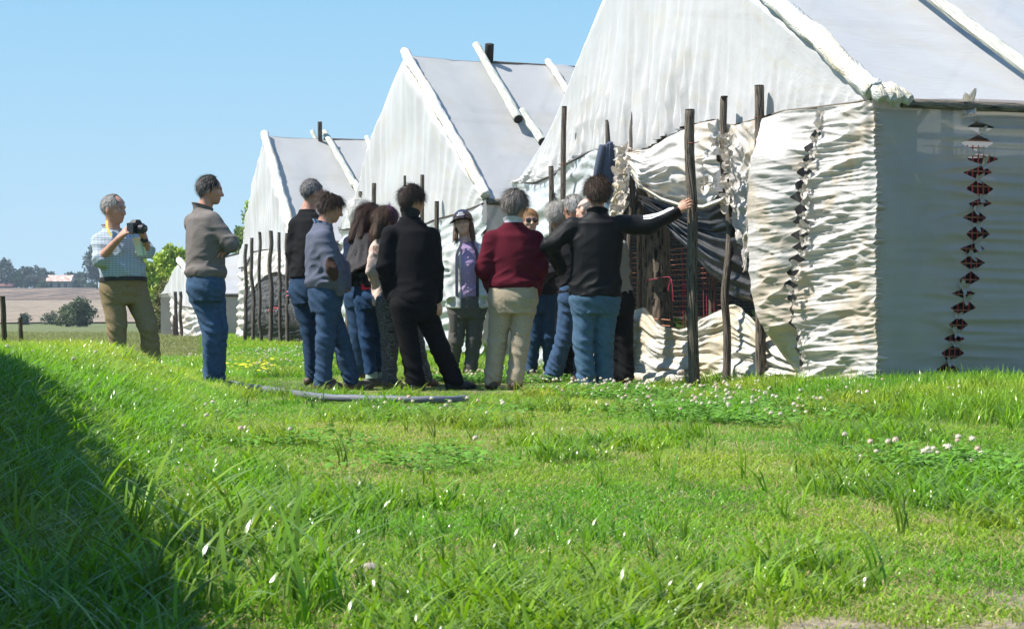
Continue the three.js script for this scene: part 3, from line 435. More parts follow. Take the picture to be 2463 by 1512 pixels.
{ const pts = (a, y, o) => [0, 0.25, 0.5, 0.75, 1].map(f => { const p = G1.hit(lerp(1520, 1640, f), y + 8 * Math.sin(f * 4 + a), o); return p; }); for (let k = 0; k < 2; k++) part('rolled_edge', tubeGeo(pts(k, 902 + k * 16, 0.20 + k * 0.10), (t, a) => 0.045 * (0.7 + 0.5 * Math.sin(t * 3.1)) * (1 + 0.3 * noise(t * 7, (a ?? 0), k)), 10, 30), creamMat, g1); }
{ // turned-up corner of film behind the heads
  clothPx('turned_corner', g1, G1, [[1331, 490], [1352, 480], [1390, 477]], [[1336, 500], [1360, 505], [1392, 500]], () => 0.75, (u, v) => 0.02 * noise(u * 5, v * 5), curtainMat, 12, 8, [0.4, 0.2]);
}
// inside, seen through the opening: big prop, poles, striped netting, strings and plants
{
  const I = (px, y, inw) => { const p = G1.hit(px, 700, -inw); p.y = y; return p; };
  part('main_prop', tubeGeo([I(1586, -0.1, 0.35), I(1587, 0.6, 0.36), I(1583, 1.4, 0.35), I(1575, 2.6, 0.35)], (t) => 0.125 * (1.12 - 0.2 * t) * (1 + 0.05 * Math.sin(t * 9)), 12, 16), postMat2, g1);
  part('inner_pole', tubeGeo([I(1554, 0, 0.28), I(1556, 2.4, 0.28)], 0.045, 8, 6), std({ color: col(0.42, 0.37, 0.29), map: woodTex, roughness: 0.9 }), g1);
  part('inner_pole', tubeGeo([I(1537, 0, 0.5), I(1540, 2.4, 0.5)], 0.032, 8, 6), postMat2, g1);
  part('inner_pole', tubeGeo([I(1712, 0, 0.6), I(1714, 1.6, 0.6)], 0.035, 8, 6), postMat2, g1);
  part('striped_net', gridGeo(6, 6, (u, v) => { const p = G1.at(G1.w - 0.5, 0, lerp(0.0, 12, u)); return V(p.x, lerp(0.68, 2.2, v), p.z); }, (u, v) => [u * 12, v * 1.6]), netMat, g1);
  for (let k = 0; k < 22; k++) part('orange_string', tubeGeo([I(1518, 0.22 + k * 0.055, 0.75), I(1620, 0.215 + k * 0.055, 0.75), I(1760, 0.22 + k * 0.055 + 0.01 * Math.sin(k), 0.75)], 0.0022, 4, 4), orangeMat, g1);
  for (const [x, top, bot] of [[1640, 1.35, 0.45], [1646, 1.0, 0.5], [1690, 1.3, 0.4], [1697, 1.3, 0.5], [1715, 1.2, 0.5], [1604, 1.5, 0.9]]) part('pink_string', tubeGeo([I(x, top, 0.5), I(x + 2, (top + bot) / 2, 0.5), I(x + 4, bot, 0.5)], 0.003, 4, 8), pinkMat, g1);
  part('pink_tie', tubeGeo([I(1552, 1.02, 0.2), I(1575, 1.03, 0.18), I(1612, 1.03, 0.2), I(1609, 0.97, 0.2), I(1606, 0.90, 0.2), I(1611, 0.97, 0.2), I(1614, 1.02, 0.2), I(1618, 0.9, 0.2), I(1619, 0.8, 0.2)], 0.003, 5, 40), pinkMat, g1);
  for (const y of [0.62, 0.56]) part('orange_tie', tubeGeo([I(1545, y, 0.22), I(1570, y + 0.01, 0.18), I(1612, y - 0.005, 0.22)], 0.006, 5, 10), orangeMat, g1);
}
// far side and back of the first house close it off
part('back_film', gridGeo(30, 10, (u, v) => { const s = u * G1.w; return G1.at(s, lerp(0, G1.roofline(s), v), 15.9); }, (u, v) => [u * 8, v * 4]), roofMat, g1);
part('far_side_film', gridGeo(20, 6, (u, v) => G1.at(G1.w - 0.02, lerp(0, 2.25, v), u * 15.9), (u, v) => [u * 16, v * 2]), sideMat, g1);

// ---- second and third greenhouse: the same build seen further off
function simpleHouse(gh, label, hemPx, fold, logs, opts = {}) {
  const N = gh.N, g = thing('greenhouse', label, 'greenhouse', V(N.x, H(N.x, -N.z), N.z), 'row of plastic greenhouses');
  roof(g, gh, opts.rafter ?? 2.6, roofMat, opts.rise ?? 0);
  const hm = hemPx.map(([a, b]) => { const p = gh.hit(a, b); return [gh.toS(p), p.y]; }).sort((a, b) => a[0] - b[0]), hem = (s) => poly(hm, s);
  gableFilm(g, gh, hem, fold, filmMat, 110, 40);
  part('hem_cord', tubeGeo(Array.from({ length: 40 }, (_, i) => { const s = i / 39 * gh.w; return gh.at(s, hem(s) - 0.008, -0.05); }), 0.014, 5, 80), cordMat, g);
  wrapRafter(g, gh, -0.02, opts.wrap ?? 0.078, 'wrapped_rafter', 0, 1, 0.03, 0.05);
  for (const l of logs) { if (l.wrap) wrapRafter(g, gh, gh.roofHit(...l.wrap).t, 0.06); else { const a = gh.roofHit(...l.a), b = gh.roofHit(...l.b); roofLog(g, gh, b.t, l.r, b.q, a.q, a.t, l.lift ?? 0.1); } }
  part('eave_pole', tubeGeo([0, 3, 7, 12].map(t => gh.at(-0.03, gh.hE - 0.03, t)), 0.045, 6, 12), poleMat, g);
  part('side_film', gridGeo(30, 12, (u, v) => { const p = gh.at(0.02 * noise(u * 20, v * 3), 0, u * gh.L); return V(p.x, lerp(H(p.x, -p.z) - 0.1, gh.hE - 0.05, v), p.z); }, (u, v) => [u * gh.L, v * 2]), sideMat, g);
  part('far_side_film', gridGeo(10, 4, (u, v) => { const p = gh.at(gh.w, 0, u * gh.L); return V(p.x, lerp(0, gh.hE, v), p.z); }, (u, v) => [u * gh.L, v * 2]), sideMat, g);
  part('back_film', gridGeo(20, 6, (u, v) => { const s = u * gh.w, p = gh.at(s, 0, gh.L); return V(p.x, lerp(0, gh.roofline(s), v), p.z); }, (u, v) => [u * 8, v * 4]), roofMat, g);
  return { g, gh, hem };
}
const G2 = new House([-0.35, 23.8], [-2.95, 30.2], 2.30, 4.78, 14);
const h2 = simpleHouse(G2, 'second greenhouse with two roof logs behind the man in burgundy', [[820, 552], [860, 548], [900, 552], [960, 548], [1010, 545], [1060, 525], [1110, 512], [1170, 488]],
  (s, h, v) => 0.04 + 0.03 * ridge(noise(s * 3 + v * 0.6, v * 0.6, 1.1)) + 0.03 * ridge(noise(s * 8, v * 0.4, 3.1)) * sstep(3, 5, s) + 0.05 * noise(s, h, 5),
  [{ a: [1142, 120], b: [1243, 298], r: 0.07, lift: 0.085 }, { a: [1252, 280], b: [1302, 352], r: 0.068, lift: 0.08 }, { wrap: [1328, 170] }]);
{ // its curtains below the hem
  const { g, gh, hem } = h2;
  clothPx('glossy_curtain', g, gh, [[822, 556], [900, 556], [1010, 549], [1110, 516], [1168, 492]], [[830, 830], [900, 835], [1010, 840], [1110, 845], [1168, 850]], (u, v) => 0.04 + 0.1 * Math.sin(3.1 * v), (u, v) => 0.07 * ridge(noise(u * 2, v * 10 + u * 3, 2)) + 0.03 * noise(u * 8, v * 12, 4), shinyMat, 60, 50, [3, 2]);
  part('ridge_stub', tubeGeo([gh.at(gh.w / 2 + 0.1, 4.6, gh.roofHit(1150, 130).t + 0.15), gh.at(gh.w / 2 - 0.08, 5.02, gh.roofHit(1150, 130).t + 0.1)], 0.07, 8, 4), endMat, g);
}
const G3 = new House([-4.4, 35.2], [-6.45, 41.5], 2.32, 4.80, 13);
const h3 = simpleHouse(G3, 'third greenhouse with dark netting panels behind the men in jeans', [[596, 640], [612, 605], [640, 600], [665, 598], [690, 612], [720, 590], [745, 588], [758, 588]],
  (s, h, v) => 0.05 + 0.05 * ridge(noise(s * 4, v * 0.5, 2.1)) + 0.06 * noise(s * 1.2, h, 5), [{ a: [778, 325], b: [852, 455], r: 0.075, lift: 0.085 }, { a: [850, 448], b: [872, 490], r: 0.09 }, { wrap: [885, 345] }], { rafter: 2.4, wrap: 0.095 });
{
  const { g, gh } = h3;
  clothPx('swag_curtain', g, gh, [[600, 642], [615, 608], [640, 602], [665, 600], [690, 614], [722, 592], [757, 590]], [[606, 700], [632, 668], [648, 660], [668, 652], [690, 662], [722, 640], [757, 640]], (u, v) => 0.15 + 0.1 * v, (u, v) => 0.06 * ridge(noise(u * 7, v * 3 + u * 2, 3)), curtainMat, 60, 16, [3, 0.5]);
  clothPx('grey_net', g, gh, [[592, 690], [620, 655], [660, 640], [700, 640], [757, 625]], [[588, 826], [620, 828], [660, 828], [700, 828], [757, 826]], (u, v) => 0.10 + 0.25 * Math.sin(3.1 * v), (u, v) => 0.05 * ridge(noise(u * 4, v * 14, 7)) + 0.03 * noise(u * 18, v * 2, 1), greyNetMat, 50, 60, [3, 1.5]);
  clothPx('ragged_edge', g, gh, [[575, 655], [590, 648], [606, 640]], [[566, 828], [580, 828], [590, 828]], (u, v) => 0.2, (u, v) => 0.12 * noise(u * 3, v * 13, 2) + 0.05 * noise(u * 8, v * 30, 5), curtainMat, 10, 60, [0.5, 2]);
  for (const [x, y] of [[702, 708], [722, 705], [655, 745], [745, 668], [742, 810], [738, 735]]) { const p = gh.hit(x, y, 0.5), r2 = rng(x * 7 + y); part('pink_ribbon', tubeGeo(Array.from({ length: 6 }, () => p.clone().add(V((r2() - 0.5) * 0.26, (r2() - 0.5) * 0.14, (r2() - 0.5) * 0.1))), 0.012, 5, 24), std({ color: col(0.75, 0.10, 0.16), roughness: 0.7 }), g); }
  { const t = gh.roofHit(770, 333).t; part('ridge_stub', tubeGeo([gh.at(gh.w / 2, 4.6, t), gh.at(gh.w / 2 - 0.2, 5.12, t - 0.05)], 0.05, 8, 4), postMat, g); part('ridge_stub', tubeGeo([gh.at(gh.w / 2 + 0.1, 4.6, t), gh.at(gh.w / 2 + 0.4, 4.98, t - 0.1)], 0.05, 8, 4), logMat, g); }
}
const G4 = new House([-8.35, 46.8], [-10.35, 51.4], 1.5, 2.45, 12);
const h4 = simpleHouse(G4, 'low fourth greenhouse far behind the man in grey sweater', [[412, 705], [440, 735], [470, 740], [520, 735], [560, 730]], (s, h, v) => 0.05 + 0.05 * noise(s * 3, h, 2), [], { rafter: 3, wrap: 0.1, rise: 0.75 });
{ const { g, gh } = h4;
  clothPx('swag_curtain', g, gh, [[412, 705], [440, 737], [470, 742], [520, 737]], [[418, 790], [436, 805], [455, 826], [520, 828]], () => 0.2, (u, v) => 0.1 * ridge(noise(u * 5, v * 4, 3)), curtainMat, 30, 30, [2, 2]); }

// ---- weathered stakes standing in front of the gable ends
const stakeGroup = 'weathered stakes in front of the greenhouses';
function stake(label, top, bot, d, r, opts = {}) {
  const a = W(bot[0], bot[1], d + (opts.dBot ?? 0)), b = W(top[0], top[1], d), gy = H(a.x, -a.z); a.y = gy - 0.05;
  const g = thing('wooden_stake', label, 'post', V(a.x, gy, a.z), stakeGroup), n = 9, sd = top[0] * 0.37, wob = opts.wob ?? 0.012;
  const pts = []; for (let i = 0; i <= n; i++) { const t = i / n, p = a.clone().lerp(b, t); p.x += wob * noise(t * 4, sd) * (i && i < n ? 1 : 0); p.z += wob * noise(t * 4, sd + 9); pts.push(p); }
  part('shaft', tubeGeo(pts, (t, an) => r * (1.06 - 0.10 * t) * (opts.point ? 1 - 0.93 * sstep(0.93, 1, t) : 1) * (1 + 0.07 * noise(t * 10, Math.cos(an ?? 0) * 1.2, sd) + 0.05 * noise(t * 30, Math.sin(an ?? 0) * 2, sd)), 10, 40), opts.mat ?? postMat, g);
  if (!opts.point) part('sawn_top', new THREE.CylinderGeometry(r * 0.93, r * 0.93, 0.012, 10).translate(b.x, b.y + 0.005, b.z), endMat, g);
  if (opts.wire) { const w = a.clone().lerp(b, (opts.wire)); part('tie_wire', tubeGeo([w.clone().add(V(-r * 1.1, 0.0, 0.02)), w.clone().add(V(0, 0.0, r * 1.12)), w.clone().add(V(r * 1.15, 0.01, 0)), w.clone().add(V(r * 1.9, 0.03, -0.12))], 0.004, 4, 12), std({ color: col(0.20, 0.07, 0.03), roughness: 0.8 }), g); }
  return g;
}
stake('thick stake gripped by the man in black jacket', [1659, 266], [1672, 945], 14.82, 0.045, { wire: 0.885, wob: 0.03 });
stake('crooked stake between the gripped stake and the laced curtain', [1742, 234], [1744, 928], 15.2, 0.034, { wob: 0.09 });
stake('tallest stake partly hidden by the bulging laced curtain', [1826, 208], [1829, 908], 14.72, 0.043, { wire: 0.90 });
stake('pointed splintered stake right of the hanging jacket', [1519, 268], [1514, 920], 17.4, 0.029, { point: true, wob: 0.03 });
stake('stake with the blue jacket hung on it', [1461, 291], [1462, 915], 17.9, 0.025);
stake('tall stake above the grey haired men by the glossy curtain', [1357, 258], [1352, 905], 18.9, 0.031, { wire: 0.79 });
stake('short stake left of the tall one by the glossy curtain', [1325, 402], [1327, 900], 19.3, 0.031);
stake('stake between the woman in cap and the man in black sweater', [1050, 486], [1048, 885], 22.5, 0.032, { mat: postMat2 });
stake('stake top right above the head of the man in black sweater', [1015, 422], [1013, 860], 25.2, 0.032);
stake('thin stake top left above the head of the man in black sweater', [973, 424], [972, 855], 26.3, 0.022);
stake('stake top above the dark haired woman', [899, 442], [899, 850], 27.5, 0.038);
stake('short stake top above the white haired person', [866, 462], [866, 850], 28.2, 0.034);
stake('stake just left of the white haired head', [846, 505], [842, 850], 27.2, 0.030, { mat: postMat2 });
stake('pale leaning prop beside the legs of the white haired person', [838, 690], [833, 868], 19.5, 0.030, { mat: postMat2 });
[['leftmost of the stakes before the dark netting', 591, 588, 590, 828, 0.03], ['second stake from the left before the dark netting', 605, 573, 607, 832, 0.03], ['hanging short stake before the dark netting', 623, 559, 628, 830, 0.027], ['middle stake before the dark netting', 650, 556, 647, 832, 0.034], ['fifth stake from the left before the dark netting', 670, 560, 674, 830, 0.027], ['stake touching the back of the man in black shirt', 689, 562, 688, 826, 0.03], ['stake right behind the jeans of the man in black shirt', 731, 640, 731, 824, 0.042]].forEach(([l, x, y, bx, by, r], i) => stake(l, [x, y], [bx, by], 35.5 - i * 0.35, r * 1.25, { wob: 0.06 }));
stake('dark stake at the far left end of the fourth greenhouse', [420, 702], [424, 830], 46.2, 0.05, { wob: 0.03 });
stake('dark stake second from left at the fourth greenhouse', [433, 702], [434, 830], 45.6, 0.045, { wob: 0.03 });
stake('pale stake at the foot of the fourth greenhouse', [418, 760], [417, 832], 46, 0.05, { mat: postMat2 });
{ // old fence posts on the left, standing in the meadow behind the bank
  const fence = (l, top, bot, d, r) => { const g = stake(l, top, bot, d, r, { mat: std({ color: col(0.14, 0.115, 0.06), map: woodTex, roughness: 0.95, bumpMap: woodBump, bumpScale: 0.01 }) }); g.userData.group = 'old fence posts'; };
  fence('mossy fence post at the left edge of the picture', [4, 714], [14, 830], 20, 0.032);
  fence('shorter mossy fence post right of the left edge', [48, 765], [50, 830], 24, 0.030);
}
// ---------------------------------------------------------------- people: bodies and clothes meshed from distance fields
function surfaceNets(f, lo, hi, cell) {
  const n = [0, 1, 2].map(k => Math.max(4, Math.ceil((hi[k] - lo[k]) / cell / 4) * 4 + 1)), [nx, ny, nz] = n, F = new Float32Array(nx * ny * nz).fill(9);
  const B = 4, rad = cell * B * 0.5 * 1.7321;
  const mask = new Uint8Array(nx * ny * nz);
  for (let bz = 0; bz < nz; bz += B) for (let by = 0; by < ny; by += B) for (let bx = 0; bx < nx; bx += B) {
    const c = f(lo[0] + (bx + B / 2) * cell, lo[1] + (by + B / 2) * cell, lo[2] + (bz + B / 2) * cell);
    const far = Math.abs(c) > rad * 1.9 + 0.02;
    for (let z = bz; z < Math.min(nz, bz + B); z++) for (let y = by; y < Math.min(ny, by + B); y++) for (let x = bx; x < Math.min(nx, bx + B); x++) {
      const i = x + nx * (y + ny * z); F[i] = far ? c : f(lo[0] + x * cell, lo[1] + y * cell, lo[2] + z * cell); mask[i] = far ? 0 : 1;
    }
  }
  const vid = new Int32Array(nx * ny * nz).fill(-1), pos = [], idx = [];
  const off = [0, 1, nx, nx + 1, nx * ny, nx * ny + 1, nx * ny + nx, nx * ny + nx + 1];
  for (let z = 0; z < nz - 1; z++) for (let y = 0; y < ny - 1; y++) for (let x = 0; x < nx - 1; x++) {
    const i = x + nx * (y + ny * z); let m = 0; for (let k = 0; k < 8; k++) if (F[i + off[k]] < 0) m |= 1 << k;
    if (m === 0 || m === 255) continue;
    let sx = 0, sy = 0, sz = 0, c = 0;
    for (let a = 0; a < 8; a++) for (const b of [1, 2, 4]) { const k = a | b; if (k === a) continue; if (((m >> a) & 1) === ((m >> k) & 1)) continue; const fa = F[i + off[a]], fb = F[i + off[k]], t = fa / (fa - fb); sx += (a & 1) + (b === 1 ? t : 0); sy += ((a >> 1) & 1) + (b === 2 ? t : 0); sz += ((a >> 2) & 1) + (b === 4 ? t : 0); c++; }
    vid[i] = pos.length / 3; pos.push(lo[0] + (x + sx / c) * cell, lo[1] + (y + sy / c) * cell, lo[2] + (z + sz / c) * cell);
  }
  const st = [1, nx, nx * ny];
  for (let z = 1; z < nz - 1; z++) for (let y = 1; y < ny - 1; y++) for (let x = 1; x < nx - 1; x++) {
    const i = x + nx * (y + ny * z), fi = F[i] < 0;
    for (let a = 0; a < 3; a++) {
      if (fi === (F[i + st[a]] < 0)) continue;
      const b = st[(a + 1) % 3], c = st[(a + 2) % 3], v0 = vid[i], v1 = vid[i - b], v2 = vid[i - b - c], v3 = vid[i - c];
      if (v0 < 0 || v1 < 0 || v2 < 0 || v3 < 0) continue;
      fi ? idx.push(v0, v1, v2, v0, v2, v3) : idx.push(v0, v2, v1, v0, v3, v2);
    }
  }
  const g = new THREE.BufferGeometry(); g.setAttribute('position', new THREE.Float32BufferAttribute(pos, 3)); g.setIndex(idx); g.computeVertexNormals(); return g;
}
const smin = (a, b, k) => { const h = Math.max(k - Math.abs(a - b), 0) / k; return Math.min(a, b) - h * h * k * 0.25; };
const smax = (a, b, k) => -smin(-a, -b, k);
// tapered capsule
const cone = (a, b, r1, r2) => { const ax = a.x, ay = a.y, az = a.z, dx = b.x - ax, dy = b.y - ay, dz = b.z - az, L = dx * dx + dy * dy + dz * dz || 1e-9; return (x, y, z) => { const px = x - ax, py = y - ay, pz = z - az, t = Math.min(1, Math.max(0, (px * dx + py * dy + pz * dz) / L)), ex = px - dx * t, ey = py - dy * t, ez = pz - dz * t; return Math.sqrt(ex * ex + ey * ey + ez * ez) - (r1 + (r2 - r1) * t); }; };
// body of elliptical sections stacked along y: [[centre, half width, half depth], ...], turned by its own yaw
function loft(sec, yaw, grow = 0) {
  const c = Math.cos(yaw), s = Math.sin(yaw), S = [...sec].sort((p, q) => p[0].y - q[0].y);
  return (x, y, z) => {
    let i = 0; while (i < S.length - 2 && y > S[i + 1][0].y) i++;
    const A = S[i], B = S[i + 1]; let t = (y - A[0].y) / (B[0].y - A[0].y); const tc = Math.min(1, Math.max(0, t)), e = tc * tc * (3 - 2 * tc) * 0.5 + tc * 0.5;
    const w = A[1] + (B[1] - A[1]) * e + grow, d = A[2] + (B[2] - A[2]) * e + grow, px = x - (A[0].x + (B[0].x - A[0].x) * e), pz = z - (A[0].z + (B[0].z - A[0].z) * e);
    const u = (px * c - pz * s) / w, v = (px * s + pz * c) / d, rr = Math.sqrt(u * u + v * v), r = (rr - 1) * (Math.min(w, d) * 0.55 + Math.max(w, d) * 0.45) * 0.9;
    const over = y > S[S.length - 1][0].y ? y - S[S.length - 1][0].y - grow * 0.5 : y < S[0][0].y ? S[0][0].y - y - grow * 0.5 : -1;
    return over > 0 ? (r > 0 ? Math.hypot(r, over) : over) : r;
  };
}
const boxOf = (pts, pad) => [[0, 1, 2].map(k => Math.min(...pts.map(p => p.getComponent(k))) - pad), [0, 1, 2].map(k => Math.max(...pts.map(p => p.getComponent(k))) + pad)];
function paint(g, f) { const p = g.attributes.position, n = g.attributes.normal, c = new Float32Array(p.count * 3); for (let i = 0; i < p.count; i++) { const k = f(p.getX(i), p.getY(i), p.getZ(i), n.getX(i), n.getY(i), n.getZ(i)); c[i * 3] = k[0]; c[i * 3 + 1] = k[1]; c[i * 3 + 2] = k[2]; } g.setAttribute('color', new THREE.BufferAttribute(c, 3)); return g; }
function unwrap(g, yaw = 0, scale = 1) { const p = g.attributes.position, c = Math.cos(yaw), s = Math.sin(yaw), uv = new Float32Array(p.count * 2), n = g.attributes.normal; for (let i = 0; i < p.count; i++) { const x = p.getX(i), z = p.getZ(i), a = x * c - z * s, b = x * s + z * c; uv[i * 2] = (a + b * 0.83) * scale; uv[i * 2 + 1] = p.getY(i) * scale; } g.setAttribute('uv', new THREE.BufferAttribute(uv, 2)); return g; }

// fabrics
const weave = tex(256, (u, v) => { const n = 0.5 + 0.5 * (tn(u, v, 40, 1) * 0.7 + tn(u, v, 110, 3) * 0.7); return 0.78 + 0.22 * n; });
const heather = tex(256, (u, v) => { const n = 0.5 + 0.9 * (tn(u, v, 60, 2) * 0.8 + tn(u, v, 120, 5) * 0.9); return clamp(0.35 + 0.65 * n, 0.2, 1); });
const denim = tex(256, (u, v) => { const n = tn(u, v * 0.4, 70, 2) * 0.5 + tn(u, v, 9, 4) * 0.5 + tn(u, v * 0.5, 120, 6) * 0.4; return 0.84 + 0.16 * n; });
const knitBump = tex(256, (u, v) => 0.5 + 0.35 * (tn(u, v, 70, 2) + 0.7 * tn(u, v, 128, 8)), false);
const check = (base, line, per, w) => tex(256, (u, v) => { const n = 8, a = (u * n) % 1 < w, b = (v * n) % 1 < w; const k = (a ? 1 : 0) + (b ? 1 : 0); return base.map((c, i) => lerp(c, line[i], k / 2)); }, true);
const fabric = (r, g, b, o = {}) => phys({ color: col(r, g, b), map: weave, roughness: 0.95, specularIntensity: 0.35, sheen: 0.15, sheenRoughness: 0.6, sheenColor: col(r, g, b), bumpMap: knitBump, bumpScale: 0.0015, ...o });
const jeansMat = (r, g, b) => fabric(r, g, b, { map: denim, sheen: 0.1 });
const skinMat = phys({ color: 0xffffff, vertexColors: true, roughness: 0.55, clearcoat: 0.12, clearcoatRoughness: 0.4 });
const leatherMat = (r, g, b) => std({ color: col(r, g, b), roughness: 0.6, map: weave });
const hairMats = new Map();
const hairMat = (c) => { const k = c.join(); if (!hairMats.has(k)) hairMats.set(k, phys({ color: 0xffffff, vertexColors: true, roughness: 0.6, specularIntensity: 0.5, ...DS })); return hairMats.get(k); };

function headField(f, k = 1) { // skull, jaw, brow, nose, lips, ears in the head's own axes (face towards +z)
  const E = (cx, cy, cz, rx, ry, rz) => (x, y, z) => { const a = (x - cx) / rx, b = (y - cy) / ry, c = (z - cz) / rz, r = Math.sqrt(a * a + b * b + c * c); return (r - 1) * Math.min(rx, ry, rz) * 1.1; };
  const skull = E(0, 0.030, -0.014, 0.076 * k, 0.088, 0.097), face = E(0, -0.034, 0.022, 0.060 * k, 0.080, 0.068), jaw = E(0, -0.078, 0.040, 0.036 * k, 0.030, 0.044), chin = E(0, -0.098, 0.064, 0.020, 0.016, 0.018);
  const brow = E(0, 0.022, 0.074, 0.050, 0.012, 0.018), nose = cone(V(0, 0.010, 0.086), V(0, -0.032, 0.108), 0.008, 0.0125), nostr = E(0, -0.036, 0.096, 0.017, 0.009, 0.014), lip = E(0, -0.063, 0.083, 0.024, 0.010, 0.011), cheekL = E(0.036, -0.024, 0.062, 0.024, 0.022, 0.022), cheekR = E(-0.036, -0.024, 0.062, 0.024, 0.022, 0.022);
  const earL = E(0.079 * k, -0.012, -0.006, 0.013, 0.033, 0.021), earR = E(-0.079 * k, -0.012, -0.006, 0.013, 0.033, 0.021), eyeL = E(0.031, 0.004, 0.086, 0.016, 0.011, 0.013), eyeR = E(-0.031, 0.004, 0.086, 0.016, 0.011, 0.013);
  const ballL = E(0.031, 0.003, 0.072, 0.0125, 0.0115, 0.0125), ballR = E(-0.031, 0.003, 0.072, 0.0125, 0.0115, 0.0125);
  return (x, y, z) => {
    let d = smin(skull(x, y, z), face(x, y, z), 0.045); d = smin(d, jaw(x, y, z), 0.03); d = smin(d, chin(x, y, z), 0.02);
    if (z > 0.03) { d = smin(d, cheekL(x, y, z), 0.025); d = smin(d, cheekR(x, y, z), 0.025); d = smin(d, brow(x, y, z), 0.018); d = smax(d, -eyeL(x, y, z), 0.012); d = smax(d, -eyeR(x, y, z), 0.012); d = Math.min(d, ballL(x, y, z), ballR(x, y, z)); d = smin(d, nose(x, y, z), 0.012); d = smin(d, nostr(x, y, z), 0.008); d = smin(d, lip(x, y, z), 0.010); }
    d = smin(d, earL(x, y, z), 0.008); d = smin(d, earR(x, y, z), 0.008); return d;
  };
}
// hand: palm and five fingers. dir: wrist to knuckles, nor: out of the back of the hand, side: +1 left hand, -1 right hand
function handField(wrist, dir, nor, side, curl, spread = 0.12, thumbIn = 0.4) {
  dir = dir.clone().normalize(); nor = nor.clone().addScaledVector(dir, -nor.dot(dir)).normalize(); const lat = dir.clone().cross(nor).multiplyScalar(side).normalize();
  const at = (a, b, c) => wrist.clone().addScaledVector(dir, a).addScaledVector(lat, b).addScaledVector(nor, c), bones = [];
  bones.push([at(0, 0.008, 0), at(0.075, 0.028, 0), 0.021, 0.014], [at(0, 0, 0), at(0.08, 0.008, 0.002), 0.022, 0.014], [at(0, -0.006, 0), at(0.078, -0.012, 0.002), 0.021, 0.0135], [at(0, -0.01, 0), at(0.072, -0.030, 0), 0.019, 0.0125]);
  const pts = [wrist]; const base = [[0.080, 0.030, 0.072], [0.085, 0.010, 0.080], [0.082, -0.012, 0.074], [0.074, -0.031, 0.060]];
  base.forEach(([a, b, L], i) => { let p = at(a, b, 0.002), ang = 0, sp = spread * (1.5 - i) * 0.6, q = p; [0.46, 0.30, 0.24].forEach((fr, j) => { ang += curl * [0.9, 1.1, 0.8][j] * (0.92 + 0.06 * i); const dd = dir.clone().multiplyScalar(Math.cos(ang)).addScaledVector(nor, -Math.sin(ang)).addScaledVector(lat, sp); const e = q.clone().addScaledVector(dd.normalize(), L * fr * 1.05); bones.push([q, e, 0.0100 - j * 0.0011, 0.0092 - j * 0.0011]); q = e; pts.push(e); }); });
  { let q = at(0.022, 0.026, -0.006), d1 = dir.clone().multiplyScalar(0.75).addScaledVector(lat, 0.7).addScaledVector(nor, -0.25 - thumbIn * 0.6).normalize(), e = q.clone().addScaledVector(d1, 0.042); bones.push([q, e, 0.0125, 0.0105]); const d2 = dir.clone().multiplyScalar(0.9).addScaledVector(lat, 0.25 - thumbIn * 0.5).addScaledVector(nor, -0.2 - thumbIn).normalize(), e2 = e.clone().addScaledVector(d2, 0.032); bones.push([e, e2, 0.0105, 0.0085]); pts.push(e, e2); }
  const fs = bones.map(b => cone(...b)); return { pts, f: (x, y, z) => { let d = 9; for (let i = 0; i < 4; i++) d = smin(d, fs[i](x, y, z), 0.014); for (let i = 4; i < fs.length; i++) d = smin(d, fs[i](x, y, z), 0.004); return d; } };
}

